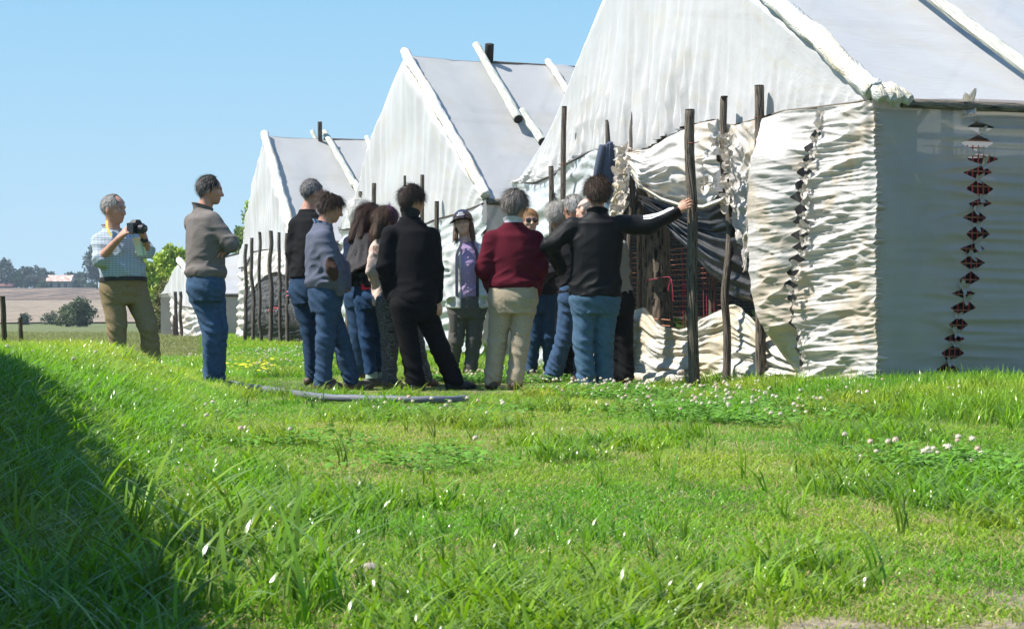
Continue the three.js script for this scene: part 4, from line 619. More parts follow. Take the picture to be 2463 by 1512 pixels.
function person(S) {
  const ground = W(S.at[0], HORIZON, S.d), base = V(ground.x, H(ground.x, S.d), -S.d), g = thing('person', S.label, 'person', base, 'visitors listening in front of the greenhouses');
  const P = (q) => { const p = W(q[0], q[1], S.d - (q[2] ?? 0)); return p.sub(base); };
  const J = {}; for (const k in S.j) J[k] = P(S.j[k]);
  const yaw = S.yaw * Math.PI / 180, B = S.build ?? 1, fem = S.fem ? 1 : 0;
  for (const s of ['L', 'R']) { J['an' + s].y = Math.max(0.075, J['an' + s].y * 0 + 0.085); }
  J.shL.y -= 0.030; J.shR.y -= 0.030;
  const mid = (a, b, t = 0.5) => a.clone().lerp(b, t), pel = mid(J.hipL, J.hipR), sh = mid(J.shL, J.shR), neck = J.neck, belly = S.belly ?? 0;
  const fwd = V(Math.sin(yaw), 0, Math.cos(yaw));
  const waistC = mid(pel, sh, 0.42).addScaledVector(fwd, belly * 0.5 + (S.lean ?? 0)), chestC = mid(pel, sh, 0.78).addScaledVector(fwd, 0.01);
  const shW = (S.shW ?? 0.18) * B, secs = [[pel.clone().add(V(0, -0.10, 0)), 0.150 * B, 0.105 * B], [pel.clone(), (0.172 + 0.012 * fem) * B, 0.125 * B], [pel.clone().lerp(waistC, 0.5), (0.165 - 0.005 * fem) * B, 0.115 * B + belly * 0.6], [waistC, (0.158 - 0.028 * fem) * B, 0.108 * B + belly], [chestC, (0.178 - 0.025 * fem) * B, 0.118 * B], [sh.clone().add(V(0, 0.02, 0)), shW * 0.80, 0.092 * B], [sh.clone().lerp(neck, 0.62), 0.118, 0.072], [neck.clone().add(V(0, 0.0, 0)), 0.066, 0.060]];
  const R = { sh: 0.052 * B, el: 0.041 * B, wr: 0.030 * B, hip: 0.086 * (0.6 + 0.4 * B), kn: 0.056 * (0.6 + 0.4 * B), an: 0.040 };
  if (fem) { R.sh *= 0.86; R.el *= 0.86; R.wr *= 0.86; }
  const limb = (grow, rs = R) => ['L', 'R'].flatMap(s => [cone(J['sh' + s], J['el' + s], rs.sh + grow, rs.el + grow), cone(J['el' + s], J['wr' + s], rs.el + grow, rs.wr + grow)]);
  const legs = (grow, flare = 0) => ['L', 'R'].flatMap(s => [cone(J['hip' + s], J['kn' + s], R.hip + grow, R.kn + grow + flare * 0.3), cone(J['kn' + s], J['an' + s], R.kn + grow + flare * 0.3, R.an + grow + flare)]);
  const all = Object.values(J), headC = J.head, hk = S.head ?? {};
  // --- body: torso, limbs, feet; then head and hands on finer grids, all one mesh
  const skin = S.skin ?? [0.50, 0.27, 0.18], tor = loft(secs, yaw, -0.012), li = limb(-0.004), lg = legs(-0.012), nk = cone(neck.clone().add(V(0, -0.04, 0)), headC.clone().add(V(0, -0.03, 0)).addScaledVector(fwd, -0.01), 0.066 - 0.012 * fem, 0.055 - 0.008 * fem);
  const foot = ['L', 'R'].map(s => { const a = (S['foot' + s] ?? S.yaw) * Math.PI / 180; return V(Math.sin(a), 0, Math.cos(a)); });
  const bodyF = (x, y, z) => { let d = smin(tor(x, y, z), nk(x, y, z), 0.05); for (const l of li) d = smin(d, l(x, y, z), 0.035); for (const l of lg) d = smin(d, l(x, y, z), 0.03); return d; };
  const bb = boxOf(all, 0.16), geos = [surfaceNets(bodyF, bb[0], bb[1], 0.017)];
  const hq = new THREE.Quaternion().setFromEuler(new THREE.Euler((hk.pitch ?? 0) * Math.PI / 180, (hk.yaw ?? S.yaw) * Math.PI / 180, (hk.roll ?? 0) * Math.PI / 180, 'YXZ')), hs = hk.size ?? 1, hf = headField(0, hk.wide ?? 1);
  { const n2 = neck.clone().sub(headC).applyQuaternion(hq.clone().invert()).divideScalar(hs), nf = cone(V(0, -0.05, -0.012), n2, 0.052 - 0.008 * fem, 0.06 - 0.010 * fem);
    const hg = surfaceNets((x, y, z) => smin(hf(x, y, z), nf(x, y, z), 0.03), [-0.115, -0.19, -0.15], [0.115, 0.15, 0.15], 0.0055);
    const hc = S.hairCol ?? [0.06, 0.04, 0.03];
    paint(hg, (x, y, z) => {
      const lip = Math.exp(-Math.pow((y + 0.063) / 0.008, 2) - Math.pow(x / 0.024, 2)) * (z > 0.06 ? 1 : 0), eye = z > 0.06 ? Math.max(Math.exp(-Math.pow((x - 0.031) / 0.011, 4) - Math.pow((y - 0.003) / 0.0065, 4)), Math.exp(-Math.pow((x + 0.031) / 0.011, 4) - Math.pow((y - 0.003) / 0.0065, 4))) : 0, iris = z > 0.06 ? Math.max(Math.exp(-Math.pow((x - 0.031) / 0.006, 2) - Math.pow((y - 0.003) / 0.006, 2)), Math.exp(-Math.pow((x + 0.031) / 0.006, 2) - Math.pow((y - 0.003) / 0.006, 2))) : 0;
      const brow = z > 0.05 ? Math.exp(-Math.pow((Math.abs(x) - 0.032) / 0.022, 4) - Math.pow((y - 0.026) / 0.0065, 4)) : 0, n = 1 + 0.16 * fbm(x * 40, y * 40, z * 40, 2), stub = (S.stubble ?? 0) * sstep(-0.045, -0.075, y) * (z > 0.0 ? 1 : 0) * (0.7 + 0.6 * Math.abs(noise(x * 160, y * 160, z * 160)));
      let c = skin.map(v => v * n); c = c.map((v, i) => lerp(v, [0.42, 0.12, 0.11][i], lip * 0.55)); c = c.map((v, i) => lerp(v, hc[i] * 1.1, brow * 0.8)); c = c.map((v, i) => lerp(v, [0.62, 0.58, 0.55][i], eye)); c = c.map((v, i) => lerp(v, [0.05, 0.03, 0.02][i], iris)); c = c.map((v, i) => lerp(v, hc[i] * 0.8 + 0.03, stub * 0.45)); return c;
    });
    hg.scale(hs, hs, hs); hg.applyQuaternion(hq); hg.translate(headC.x, headC.y, headC.z); paint(geos[0], () => skin); geos.push(hg); }
  for (const hd of S.hands ?? []) { const w = J['wr' + hd.s], dir = hd.to ? P(hd.to).sub(w) : w.clone().sub(J['el' + hd.s]), hfn = handField(w, dir, V(...hd.nor), hd.side, hd.curl ?? 0.35, hd.spread ?? 0.12, hd.thumb ?? 0.4), b2 = boxOf(hfn.pts, 0.035), q = surfaceNets(hfn.f, b2[0], b2[1], 0.0042); geos.push(paint(q, (x, y, z) => skin.map(v => v * (1.05 + 0.15 * noise(x * 60, y * 60, z * 60))))); }
  mesh('body', merge(geos), skinMat, g);

  // --- trousers
  const tr = S.trousers, lowT = (tr.hem ?? 0.035);
  { const t2 = loft(secs.slice(0, 4), yaw, (tr.grow ?? 0.014) * 0.6), l2 = legs((tr.grow ?? 0.014) * 0.62, (tr.flare ?? 0.022) * 0.42), wy = pel.y + (tr.rise ?? 0.13), kn = [J.knL, J.knR], an = [J.anL, J.anR], hp = [J.hipL, J.hipR], sd = S.at[0] * 0.1, fa = tr.folds ?? 1;
    const ff = (x, y, z) => {
      let d = l2[0](x, y, z); d = smin(d, l2[1](x, y, z), 0.02); let e = smin(l2[2](x, y, z), l2[3](x, y, z), 0.02); d = smin(d, e, 0.012); d = smin(d, t2(x, y, z), 0.035);
      if (Math.abs(d) < 0.06) {
        const wk = Math.max(...kn.map(k => Math.exp(-Math.pow((y - k.y + 0.04) / 0.17, 2)))), wa = sstep(0.30, 0.10, y), wh = Math.exp(-Math.pow((y - pel.y + 0.05) / 0.12, 2));
        d -= fa * (0.010 * wk + 0.014 * wa + 0.007 * wh + 0.0015) * (Math.pow(ridge(noise(x * 5 + y * 3, y * 14 + (x + z) * 6, z * 5 + sd)), 1.7) - 0.25);
        d -= fa * 0.004 * ridge(noise(x * 9 + sd, y * 2.6, z * 9));
      }
      d = Math.max(d, y - wy - 0.02 * noise(x * 5, z * 5, sd)); return Math.max(d, lowT - y);
    };
    const b3 = boxOf([J.hipL, J.hipR, J.knL, J.knR, J.anL, J.anR, pel, waistC, V(pel.x, wy, pel.z)], 0.2), q = surfaceNets(ff, b3[0], b3[1], 0.0115); unwrap(q, yaw, 2.5); const tm = mesh('trousers', q, tr.mat, g);
    if (S.belt) { const bg = gridGeo(40, 2, (u, v) => { const a = u * 6.2832, w = secs[2], c = w[0].clone().lerp(pel, 0.35); const cx = Math.cos(a) * (w[1] + 0.030), cz = Math.sin(a) * (w[2] + 0.034); return V(c.x + cx * Math.cos(yaw) + cz * Math.sin(yaw), wy - 0.045 + v * 0.035 + 0.01 * Math.sin(a), c.z - cx * Math.sin(yaw) + cz * Math.cos(yaw)); }); mesh('belt', bg, leatherMat(0.02, 0.016, 0.014), g); }
    for (const pk of tr.patches ?? []) { const gg = gridGeo(8, 8, (u, v) => { let px = lerp(pk.x[0], pk.x[1], u), py = lerp(pk.y[0], pk.y[1], v) + (pk.tip ?? 0) * (1 - Math.abs(2 * u - 1)) * v; const o = P([px, py, 0.45]), e = P([px, py, -0.3]); for (let k = 0; k < 260; k++) { const t = k / 260, p = o.clone().lerp(e, t); if (ff(p.x, p.y, p.z) < 0.0025) return p; } return P([px, py, 0.1]); }, (u, v) => [u * 0.35, v * 0.35]); mesh(pk.name ?? 'back_pocket', gg, pk.mat ?? tr.mat, g); }
    for (const pk of tr.pockets ?? []) { const c = P(pk.at); const k = gridGeo(5, 5, (u, v) => V((u - 0.5) * pk.w, (v - 0.5) * pk.h, 0.004 * Math.sin(u * 3.14)), (u, v) => [u * 0.4, v * 0.4]); k.rotateY((pk.yaw ?? 0) * Math.PI / 180); k.translate(c.x, c.y, c.z); mesh(pk.name ?? 'pocket', k, pk.mat ?? tr.mat, g); }
  }
  // --- upper garments
  for (const c of S.tops) {
    const t2 = loft(secs.slice(1), yaw, (c.grow ?? 0.02) * 0.62), rs = { sh: R.sh + (c.slv ?? 0) * 0.5, el: R.el + (c.slv ?? 0) * 0.5, wr: R.wr + (c.cuff ?? 0.004) }, l2 = limb((c.grow ?? 0.016) * 0.36, rs), hemY = P([S.at[0], c.hem]).y, neckY = neck.y + (c.neck ?? 0.0), cut = c.sleeve ?? 1, sd = S.at[0] * 0.13 + (c.grow ?? 0) * 9, fa = c.folds ?? 1, hemC = pel;
    const ends = ['L', 'R'].map(s => { const a = cut > 1 ? J['wr' + s] : mid(J['el' + s], J['wr' + s], cut), dir = J['wr' + s].clone().sub(J['el' + s]).normalize(); return [a, dir, J['el' + s]]; });
    const open = c.open ? [Math.cos(yaw + Math.PI / 2), Math.sin(yaw + Math.PI / 2)] : null, right = V(Math.cos(yaw), 0, -Math.sin(yaw));
    const ff = (x, y, z) => {
      const tr0 = t2(x, y, z); let d = tr0;
      const hm = hemY + (c.wave ?? 0.010) * noise(x * 7, z * 7, sd);
      d = smax(d, hm - y, 0.02);
      if (c.blouse) d -= c.blouse * Math.exp(-Math.pow((y - hm - 0.055) / 0.035, 2));
      for (let i = 0; i < 2; i++) { const [e, dir] = ends[i], pd = (x - e.x) * dir.x + (y - e.y) * dir.y + (z - e.z) * dir.z; const a = smin(l2[i * 2](x, y, z), Math.max(l2[i * 2 + 1](x, y, z), pd - (cut < 1 ? 0 : 0.012)), cut < 0.5 ? 0.012 : 0.03); d = c.vest ? d : smin(d, a, 0.035); }
      if (Math.abs(d) < 0.06) {
        const we = Math.max(...ends.map(q => Math.exp(-Math.pow(Math.hypot(x - q[2].x, y - q[2].y, z - q[2].z) / 0.13, 2)))), wh = Math.exp(-Math.pow((y - hm - 0.10) / 0.13, 2)), ws = Math.max(...['shL', 'shR'].map(q => Math.exp(-Math.pow(Math.hypot(x - J[q].x, y - J[q].y + 0.06, z - J[q].z) / 0.12, 2))));
        d -= fa * ((0.013 * we + 0.010 * wh + 0.009 * ws + 0.002) * (Math.pow(ridge(noise(x * 5 + y * 4 + sd, y * 10 - x * 4, z * 5)), 1.5) - 0.3) + 0.006 * (ridge(noise(x * 6, y * 2.6 + sd, z * 6)) - 0.4));
        
      }
      if (open) { const u = (x - chestC.x) * right.x + (z - chestC.z) * right.z, v = (x - chestC.x) * fwd.x + (z - chestC.z) * fwd.z; if (v > 0) d = Math.max(d, (c.open - Math.abs(u - (c.openAt ?? 0))) ); }
      return Math.max(d, (y - neckY) + 0.35 * ((x - neck.x) * fwd.x + (z - neck.z) * fwd.z) - 0.02);
    };
    const b3 = boxOf([J.shL, J.shR, J.elL, J.elR, J.wrL, J.wrR, neck, pel, V(pel.x, hemY, pel.z), waistC], 0.19), q = surfaceNets(ff, b3[0], b3[1], 0.0115); unwrap(q, yaw, c.uv ?? 2.5); mesh(c.name, q, c.mat, g);
    if (c.collar) { const cg = gridGeo(36, 6, (u, v) => { const a = u * 6.2832, rr = (c.collar.r ?? 0.070) * (1 + 0.10 * v) + (v > 0.7 ? 0.006 : 0), rib = c.collar.rib ? 0.002 * Math.sin(a * 40) : 0; const cx = Math.cos(a) * (rr + rib), cz = Math.sin(a) * (rr + rib) * 1.05; return V(neck.x + cx * Math.cos(yaw) + cz * Math.sin(yaw) - fwd.x * 0.004, neckY - 0.035 + (v) * c.collar.h - 0.30 * cz + 0.01, neck.z - cx * Math.sin(yaw) + cz * Math.cos(yaw) - fwd.z * 0.004); }, (u, v) => [u * 1.2, v * 0.12]); cg.computeVertexNormals(); mesh('collar', cg, c.collar.mat, g); }
    for (const pk of c.patches ?? []) { const gg = gridGeo(12, 12, (u, v) => { let a = u * 2 - 1, b = v * 2 - 1; if (pk.round) { const k = Math.max(Math.abs(a), Math.abs(b)) / (Math.hypot(a, b) || 1); a *= k; b *= k; } const sk = (pk.skew ?? 0) * b, px = lerp(pk.x[0], pk.x[1], (a + 1) / 2) + sk, py = lerp(pk.y[0], pk.y[1], (b + 1) / 2), o = P([px, py, 0.5]), e = P([px, py, -0.3]); for (let k = 0; k < 320; k++) { const p = o.clone().lerp(e, k / 320); if (ff(p.x, p.y, p.z) < 0.004) return p; } return P([px, py, 0.1]); }, (u, v) => [u * 0.3, v * 0.3]); mesh(pk.name, gg, pk.mat, g); }
    for (const e of c.extras ?? []) e({ g, P, J, yaw, fwd, right, secs, neck, l2, ff });
  }
  // --- shoes
  if (!S.noShoes) ['L', 'R'].forEach((s, i) => { const a = J['an' + s], f = foot[i], heel = a.clone().addScaledVector(f, -0.045).setY(0.038), ball = a.clone().addScaledVector(f, 0.11).setY(0.032), toe = a.clone().addScaledVector(f, 0.165).setY(0.030), p1 = cone(heel, ball, 0.040, 0.044), p2 = cone(ball, toe, 0.044, 0.034), p3 = cone(a.clone().setY(0.11), a.clone().addScaledVector(f, 0.02).setY(0.045), 0.043, 0.045), b4 = boxOf([heel, toe, a.clone().setY(0.1)], 0.06); b4[0][1] = -0.03; const q = surfaceNets((x, y, z) => Math.max(smin(smin(p1(x, y, z), p2(x, y, z), 0.02), p3(x, y, z), 0.03), 0.002 - y), b4[0], b4[1], 0.009); unwrap(q, 0, 3); mesh('shoe', q, S.shoeMat ?? leatherMat(0.09, 0.05, 0.03), g); });
  // --- hair: a shell over the skull plus strands
  const hr = S.hair;
  if (hr) {
    const hc = S.hairCol, keep = (x, y, z) => { // > 0 inside the hair region
      let k = y - ((hr.a ?? 0.0) + (hr.b ?? 0.8) * z); if (Math.abs(x) > 0.05 && y < 0.012) k = Math.min(k, -0.02 - z - (hr.side ?? 0)); if (hr.bald) for (const [bx, by, bz, br] of hr.bald) k = Math.min(k, Math.hypot(x - bx, y - by, z - bz) - br); return k; };
    const th = hr.thick ?? 0.014, shell = (x, y, z) => { const a = x / (0.076 * (hk.wide ?? 1) + th), b = (y - 0.030) / (0.088 + th), c = (z + 0.014) / (0.097 + th), r = Math.sqrt(a * a + b * b + c * c); let d = (r - 1) * 0.085; d -= (hr.rough ?? 0.006) * (0.5 * ridge(noise(x * 22, y * 12, z * 22 + S.at[0])) + 0.35 * noise(x * 90, y * 40, z * 90)); d = smax(d, -keep(x, y, z), 0.012); for (const [p, q, r1, r2] of hr.locks ?? []) d = smin(d, cone(V(...p), V(...q), r1, r2)(x, y, z) - 0.006 * ridge(noise(x * 50, y * 7, z * 50)), 0.025); return d; };
    const lowest = Math.min(-0.14, ...(hr.locks ?? []).map(l => Math.min(l[0][1], l[1][1]) - 0.06)), ext = 0.16 + Math.max(0, ...(hr.locks ?? []).flatMap(l => [Math.abs(l[1][0]), Math.abs(l[1][2])])) * 0.6;
    const sg = surfaceNets(shell, [-ext, lowest, -ext], [ext, 0.18, ext], 0.0058); paint(sg, (x, y, z) => { const n = 0.8 + 0.5 * noise(x * 55, y * 12, z * 55); const s2 = sstep(-0.1, 0.35, noise(x * 26, y * 5, z * 26 + 3)) * (hr.grey ?? 0); return hc.map((v, i) => lerp(v * n, (hr.greyCol ?? [0.5, 0.5, 0.5])[i] * n, s2)); });
    const r = rng(S.at[0] * 31 + 7), pos = [], cl = [], ids = [], ns = (hr.strands ?? 700) * 3, len = hr.len ?? 0.045;
    for (let k = 0, tries = 0; k < ns && tries < ns * 8; tries++) {
      const ph = Math.acos(1 - 1.7 * r()), thh = r() * 6.2832, n = V(Math.sin(ph) * Math.cos(thh), Math.cos(ph), Math.sin(ph) * Math.sin(thh)), p = V(n.x * (0.077 + th * 0.8), n.y * (0.088 + th * 0.8) + 0.03, n.z * (0.097 + th * 0.8) - 0.014); if (keep(p.x, p.y, p.z) < 0.004) continue; k++;
      const down = V(0, -1, -0.25).addScaledVector(n, n.y + 0.25 * n.z).normalize(), fl = hr.fluff ?? 0.35, d0 = n.clone().multiplyScalar(fl).add(down).add(V(r() - 0.5, r() - 0.5, r() - 0.5).multiplyScalar(hr.mess ?? 0.6)).add(V(...(hr.wind ?? [0, 0, 0]))).normalize(), L = len * (0.5 + r()), w = (hr.w ?? 0.0032) * 0.6 * (0.6 + 0.7 * r()), sx = d0.clone().cross(n).normalize().multiplyScalar(w), tone = 0.7 + 0.7 * r(), gy = r() < (hr.grey ?? 0) * 0.9 ? 1 : 0, cc = hc.map((v, i) => lerp(v, (hr.greyCol ?? [0.5, 0.5, 0.5])[i], gy) * tone);
      const k0 = pos.length / 3; for (let s = 0; s < 3; s++) { const t = s / 2, c = p.clone().addScaledVector(d0, L * t).addScaledVector(down, L * 0.35 * t * t).addScaledVector(n, (hr.curl ?? 0) * Math.sin(t * 5 + k) * 0.02); for (const q of [-1, 1]) { const m = 1 - 0.85 * t; pos.push(c.x + sx.x * q * m, c.y + sx.y * q * m, c.z + sx.z * q * m); cl.push(...cc); } } for (let s = 0; s < 2; s++) { const b = k0 + s * 2; ids.push(b, b + 1, b + 2, b + 1, b + 3, b + 2); }
    }
    for (const [p, q, r1, r2] of hr.locks ?? []) for (let k = 0; k < 260; k++) { const t0 = r(), a = V(...p).lerp(V(...q), t0 * 0.75), n = V(r() - 0.5, (r() - 0.5) * 0.3, r() - 0.5).normalize(), c0 = a.addScaledVector(n, lerp(r1, r2, t0)), d0 = V(...q).sub(V(...p)).normalize().add(V(r() - 0.5, r() - 0.5, r() - 0.5).multiplyScalar(0.35)), L = 0.06 + 0.08 * r(), sx = d0.clone().cross(n).normalize().multiplyScalar(0.0014), tone = 0.7 + 0.8 * r(), k0 = pos.length / 3; for (let s = 0; s < 3; s++) { const c = c0.clone().addScaledVector(d0, L * s / 2); for (const u of [-1, 1]) { const m = 1 - 0.4 * s; pos.push(c.x + sx.x * u * m, c.y + sx.y * u * m, c.z + sx.z * u * m); cl.push(...hc.map(v => v * tone)); } } for (let s = 0; s < 2; s++) { const b = k0 + s * 2; ids.push(b, b + 1, b + 2, b + 1, b + 3, b + 2); } }
    const st = new THREE.BufferGeometry(); st.setAttribute('position', new THREE.Float32BufferAttribute(pos, 3)); st.setAttribute('color', new THREE.Float32BufferAttribute(cl, 3)); st.setIndex(ids); st.computeVertexNormals();
    const hg = merge([sg, st]); hg.scale(hs, hs, hs); hg.applyQuaternion(hq); hg.translate(headC.x, headC.y, headC.z); mesh(hr.name ?? 'hair', hg, hairMat(hc), g);
  }
  const inHead = (geo) => { geo.scale(hs, hs, hs); geo.applyQuaternion(hq); geo.translate(headC.x, headC.y, headC.z); return geo; };
  for (const e of S.extras ?? []) e({ g, P, J, yaw, fwd, inHead, secs, neck, base, pel });
  return g;
}
// ---------------------------------------------------------------- the visitors
const SK = [0.50, 0.265, 0.18], SKd = [0.43, 0.215, 0.145], SKl = [0.58, 0.35, 0.26];
const tube2 = (pts, r, mat, g, name, seg = 6, n = 24) => mesh(name, tubeGeo(pts, r, seg, n), mat, g);
const blackPlastic = std({ color: col(0.012, 0.012, 0.013), roughness: 0.4 });

// man with camera, checked shirt
person({ label: 'man in checked shirt and khaki trousers holding a camera at chest height', at: [305], d: 14.6, yaw: 52, build: 1.08, belly: 0.045, skin: SKd, hairCol: [0.13, 0.115, 0.10],
  j: { head: [273, 503, 0.02], neck: [268, 553], shL: [240, 574, 0.10], shR: [318, 568, -0.08], elL: [240, 622, 0.20], wrL: [286, 572, 0.30], elR: [352, 602, 0.02], wrR: [346, 572, 0.20], hipL: [270, 698, 0.05], hipR: [322, 698, -0.05], knL: [280, 790, 0.08], knR: [357, 792, 0.0], anL: [284, 940, 0.0], anR: [368, 940, -0.1] },
  head: { yaw: 68, pitch: 4 }, stubble: 0.2,
  hands: [{ s: 'L', to: [308, 548, 0.33], nor: [-0.3, 0.5, 0.6], side: -1, curl: 0.55 }, { s: 'R', to: [336, 548, 0.26], nor: [0.6, 0.3, 0.6], side: 1, curl: 0.5 }],
  trousers: { mat: fabric(0.30, 0.225, 0.125), flare: 0.034, grow: 0.024, rise: 0.115, folds: 1.1 }, belt: true,
  tops: [{ name: 'shirt', grow: 0.030, slv: 0.016, hem: 672, sleeve: 0.12, cuff: 0.03, folds: 1.1, mat: fabric(1, 1, 1, { map: check([0.80, 0.83, 0.85], [0.30, 0.38, 0.45], 8, 0.40), sheen: 0.05 }), uv: 8.6, collar: { h: 0.05, r: 0.072, mat: fabric(1, 1, 1, { map: check([0.80, 0.83, 0.85], [0.30, 0.38, 0.45], 8, 0.40) }) } }],
  hair: { thick: 0.010, rough: 0.004, a: 0.012, b: 0.62, side: -0.02, strands: 600, len: 0.022, grey: 0.75, greyCol: [0.36, 0.35, 0.34], bald: [[0, 0.115, 0.075, 0.062]] },
  extras: [({ g, P }) => {
    const cs = std({ color: col(0.015, 0.016, 0.02), roughness: 0.45 }), c = P([326, 549, 0.30]), q = new THREE.Quaternion().setFromEuler(new THREE.Euler(0, 0.95, 0)), put = (geo) => { geo.applyQuaternion(q); geo.translate(c.x, c.y, c.z); return geo; };
    const body = new THREE.BoxGeometry(0.135, 0.085, 0.05, 6, 6, 4), a = body.attributes.position; for (let i = 0; i < a.count; i++) { const x = a.getX(i), y = a.getY(i); a.setZ(i, a.getZ(i) * (x < -0.035 ? 1.5 : 1)); if (Math.abs(x) < 0.035 && y > 0.03) a.setY(i, y + 0.028); } body.computeVertexNormals();
    const cam = new THREE.Group(); cam.name = numbered('photo_camera'); cam.position.copy(g.position); scene.add(cam); tag(cam, 'black camera in the hands of the man in checked shirt', 'camera');
    mesh('camera_body', put(toCreasedNormals(body, 0.6)), cs, cam); mesh('lens', put(new THREE.CylinderGeometry(0.033, 0.036, 0.08, 20).rotateX(Math.PI / 2).translate(0, -0.005, 0.062)), cs, cam); mesh('lens_glass', put(new THREE.SphereGeometry(0.03, 16, 10, 0, 6.283, 0, 0.7).rotateX(Math.PI / 2).translate(0, -0.005, 0.083)), phys({ color: col(0.01, 0.03, 0.015), roughness: 0.08, clearcoat: 1 }), cam);
    const ym = std({ color: col(0.50, 0.38, 0.04), roughness: 0.7 });
    mesh('strap', gridGeo(20, 2, (u, v) => { const p = [P([255, 530, 0.10]), P([256, 545, 0.145]), P([260, 556, 0.175]), P([267, 568, 0.20])], cv = new THREE.CatmullRomCurve3(p).getPoint(u); return cv.add(V((v - 0.5) * 0.018, (v - 0.5) * 0.006, (v - 0.5) * 0.008)); }), ym, cam);
    tube2([P([337, 575, 0.24]), P([345, 580, 0.245]), P([353, 577, 0.22])], 0.013, blackPlastic, g, 'wristwatch');
    const pa = [P([320, 572, 0.16]), P([338, 570, 0.16]), P([347, 612, 0.12]), P([333, 616, 0.12])]; for (let k = 0; k < 3; k++) { const f = new THREE.Group(); const o = V(0.012 * k - 0.01, 0, 0.02 - 0.012 * k); const gg = gridGeo(4, 4, (u, v) => pa[0].clone().lerp(pa[1], u).lerp(pa[3].clone().lerp(pa[2], u), v).add(o).add(V(0, 0, 0.006 * Math.sin(v * 3 + k)))); if (k === 0) { const gl = thing('brochures', 'folded papers tucked under the arm of the man with camera', 'papers', g.position); g.userData._p = gl; } mesh('sheet', gg, std({ color: [col(0.72, 0.74, 0.70), col(0.30, 0.55, 0.62), col(0.70, 0.68, 0.55)][k], roughness: 0.8, ...DS }), g.userData._p); } delete g.userData._p;
  }] });

// man in grey sweater, arms crossed
person({ label: 'man in grey sweater with crossed arms in profile on the left', at: [500], d: 15.0, yaw: 118, build: 1.10, belly: 0.02, skin: SKd, hairCol: [0.035, 0.028, 0.024],
  j: { head: [505, 457, 0], neck: [487, 503], shL: [463, 527, -0.12], shR: [508, 522, 0.12], elL: [543, 578, -0.22], wrL: [540, 600, 0.02], elR: [552, 586, 0.16], wrR: [538, 580, -0.12], hipL: [480, 695, 0.03], hipR: [508, 692, -0.02], knL: [508, 795, 0.06], knR: [524, 790, -0.06], anL: [508, 930, 0.04], anR: [520, 930, -0.06] },
  head: { yaw: 96, pitch: 6 }, stubble: 0.25, hands: [{ s: 'L', to: [532, 603, 0.08], nor: [0.1, 0.5, 0.8], side: 1, curl: 0.3 }],
  trousers: { mat: jeansMat(0.064, 0.128, 0.235), flare: 0.026, grow: 0.026, rise: 0.13, folds: 1.2, patches: [{ x: [462, 500], y: [680, 716], tip: 6, mat: jeansMat(0.058, 0.118, 0.217) }, { name: 'pocket_tab', x: [487, 494], y: [684, 689], mat: fabric(0.01, 0.01, 0.012) }] },
  tops: [{ name: 'sweater', grow: 0.034, slv: 0.018, hem: 668, blouse: 0.016, folds: 0.9, knit: 1, mat: fabric(0.20, 0.178, 0.165), collar: { h: 0.055, r: 0.076, mat: fabric(0.20, 0.178, 0.165) } }],
  hair: { thick: 0.013, rough: 0.006, a: 0.006, b: 0.7, strands: 900, len: 0.035, grey: 0.25, greyCol: [0.30, 0.29, 0.28], bald: [[0, 0.10, 0.088, 0.055], [0.03, 0.115, 0.02, 0.03]] } });

// man in black long-sleeved shirt
person({ label: 'man in black long sleeved shirt behind the man with elbow patches', at: [742], d: 15.8, yaw: 128, build: 1.06, belly: 0.02, skin: SKd, hairCol: [0.085, 0.075, 0.07],
  j: { head: [752, 464], neck: [738, 507], shL: [712, 533, 0], shR: [768, 532, 0.02], elL: [704, 606, -0.02], wrL: [722, 672, -0.12], elR: [780, 600, 0.05], wrR: [770, 660, 0], hipL: [722, 702], hipR: [752, 702], knL: [742, 795, 0.02], knR: [756, 795, -0.05], anL: [750, 930, 0.03], anR: [762, 930, -0.08] },
  head: { yaw: 118, pitch: 4 }, trousers: { mat: jeansMat(0.032, 0.07, 0.14), flare: 0.012, grow: 0.014, rise: 0.13, folds: 1.2 },
  tops: [{ name: 'shirt', grow: 0.026, slv: 0.012, hem: 668, folds: 1, mat: fabric(0.012, 0.012, 0.014) }],
  hair: { thick: 0.010, rough: 0.004, a: 0.008, b: 0.65, strands: 800, len: 0.022, grey: 0.6, greyCol: [0.28, 0.27, 0.27], bald: [[0, 0.115, 0.07, 0.055]] } });

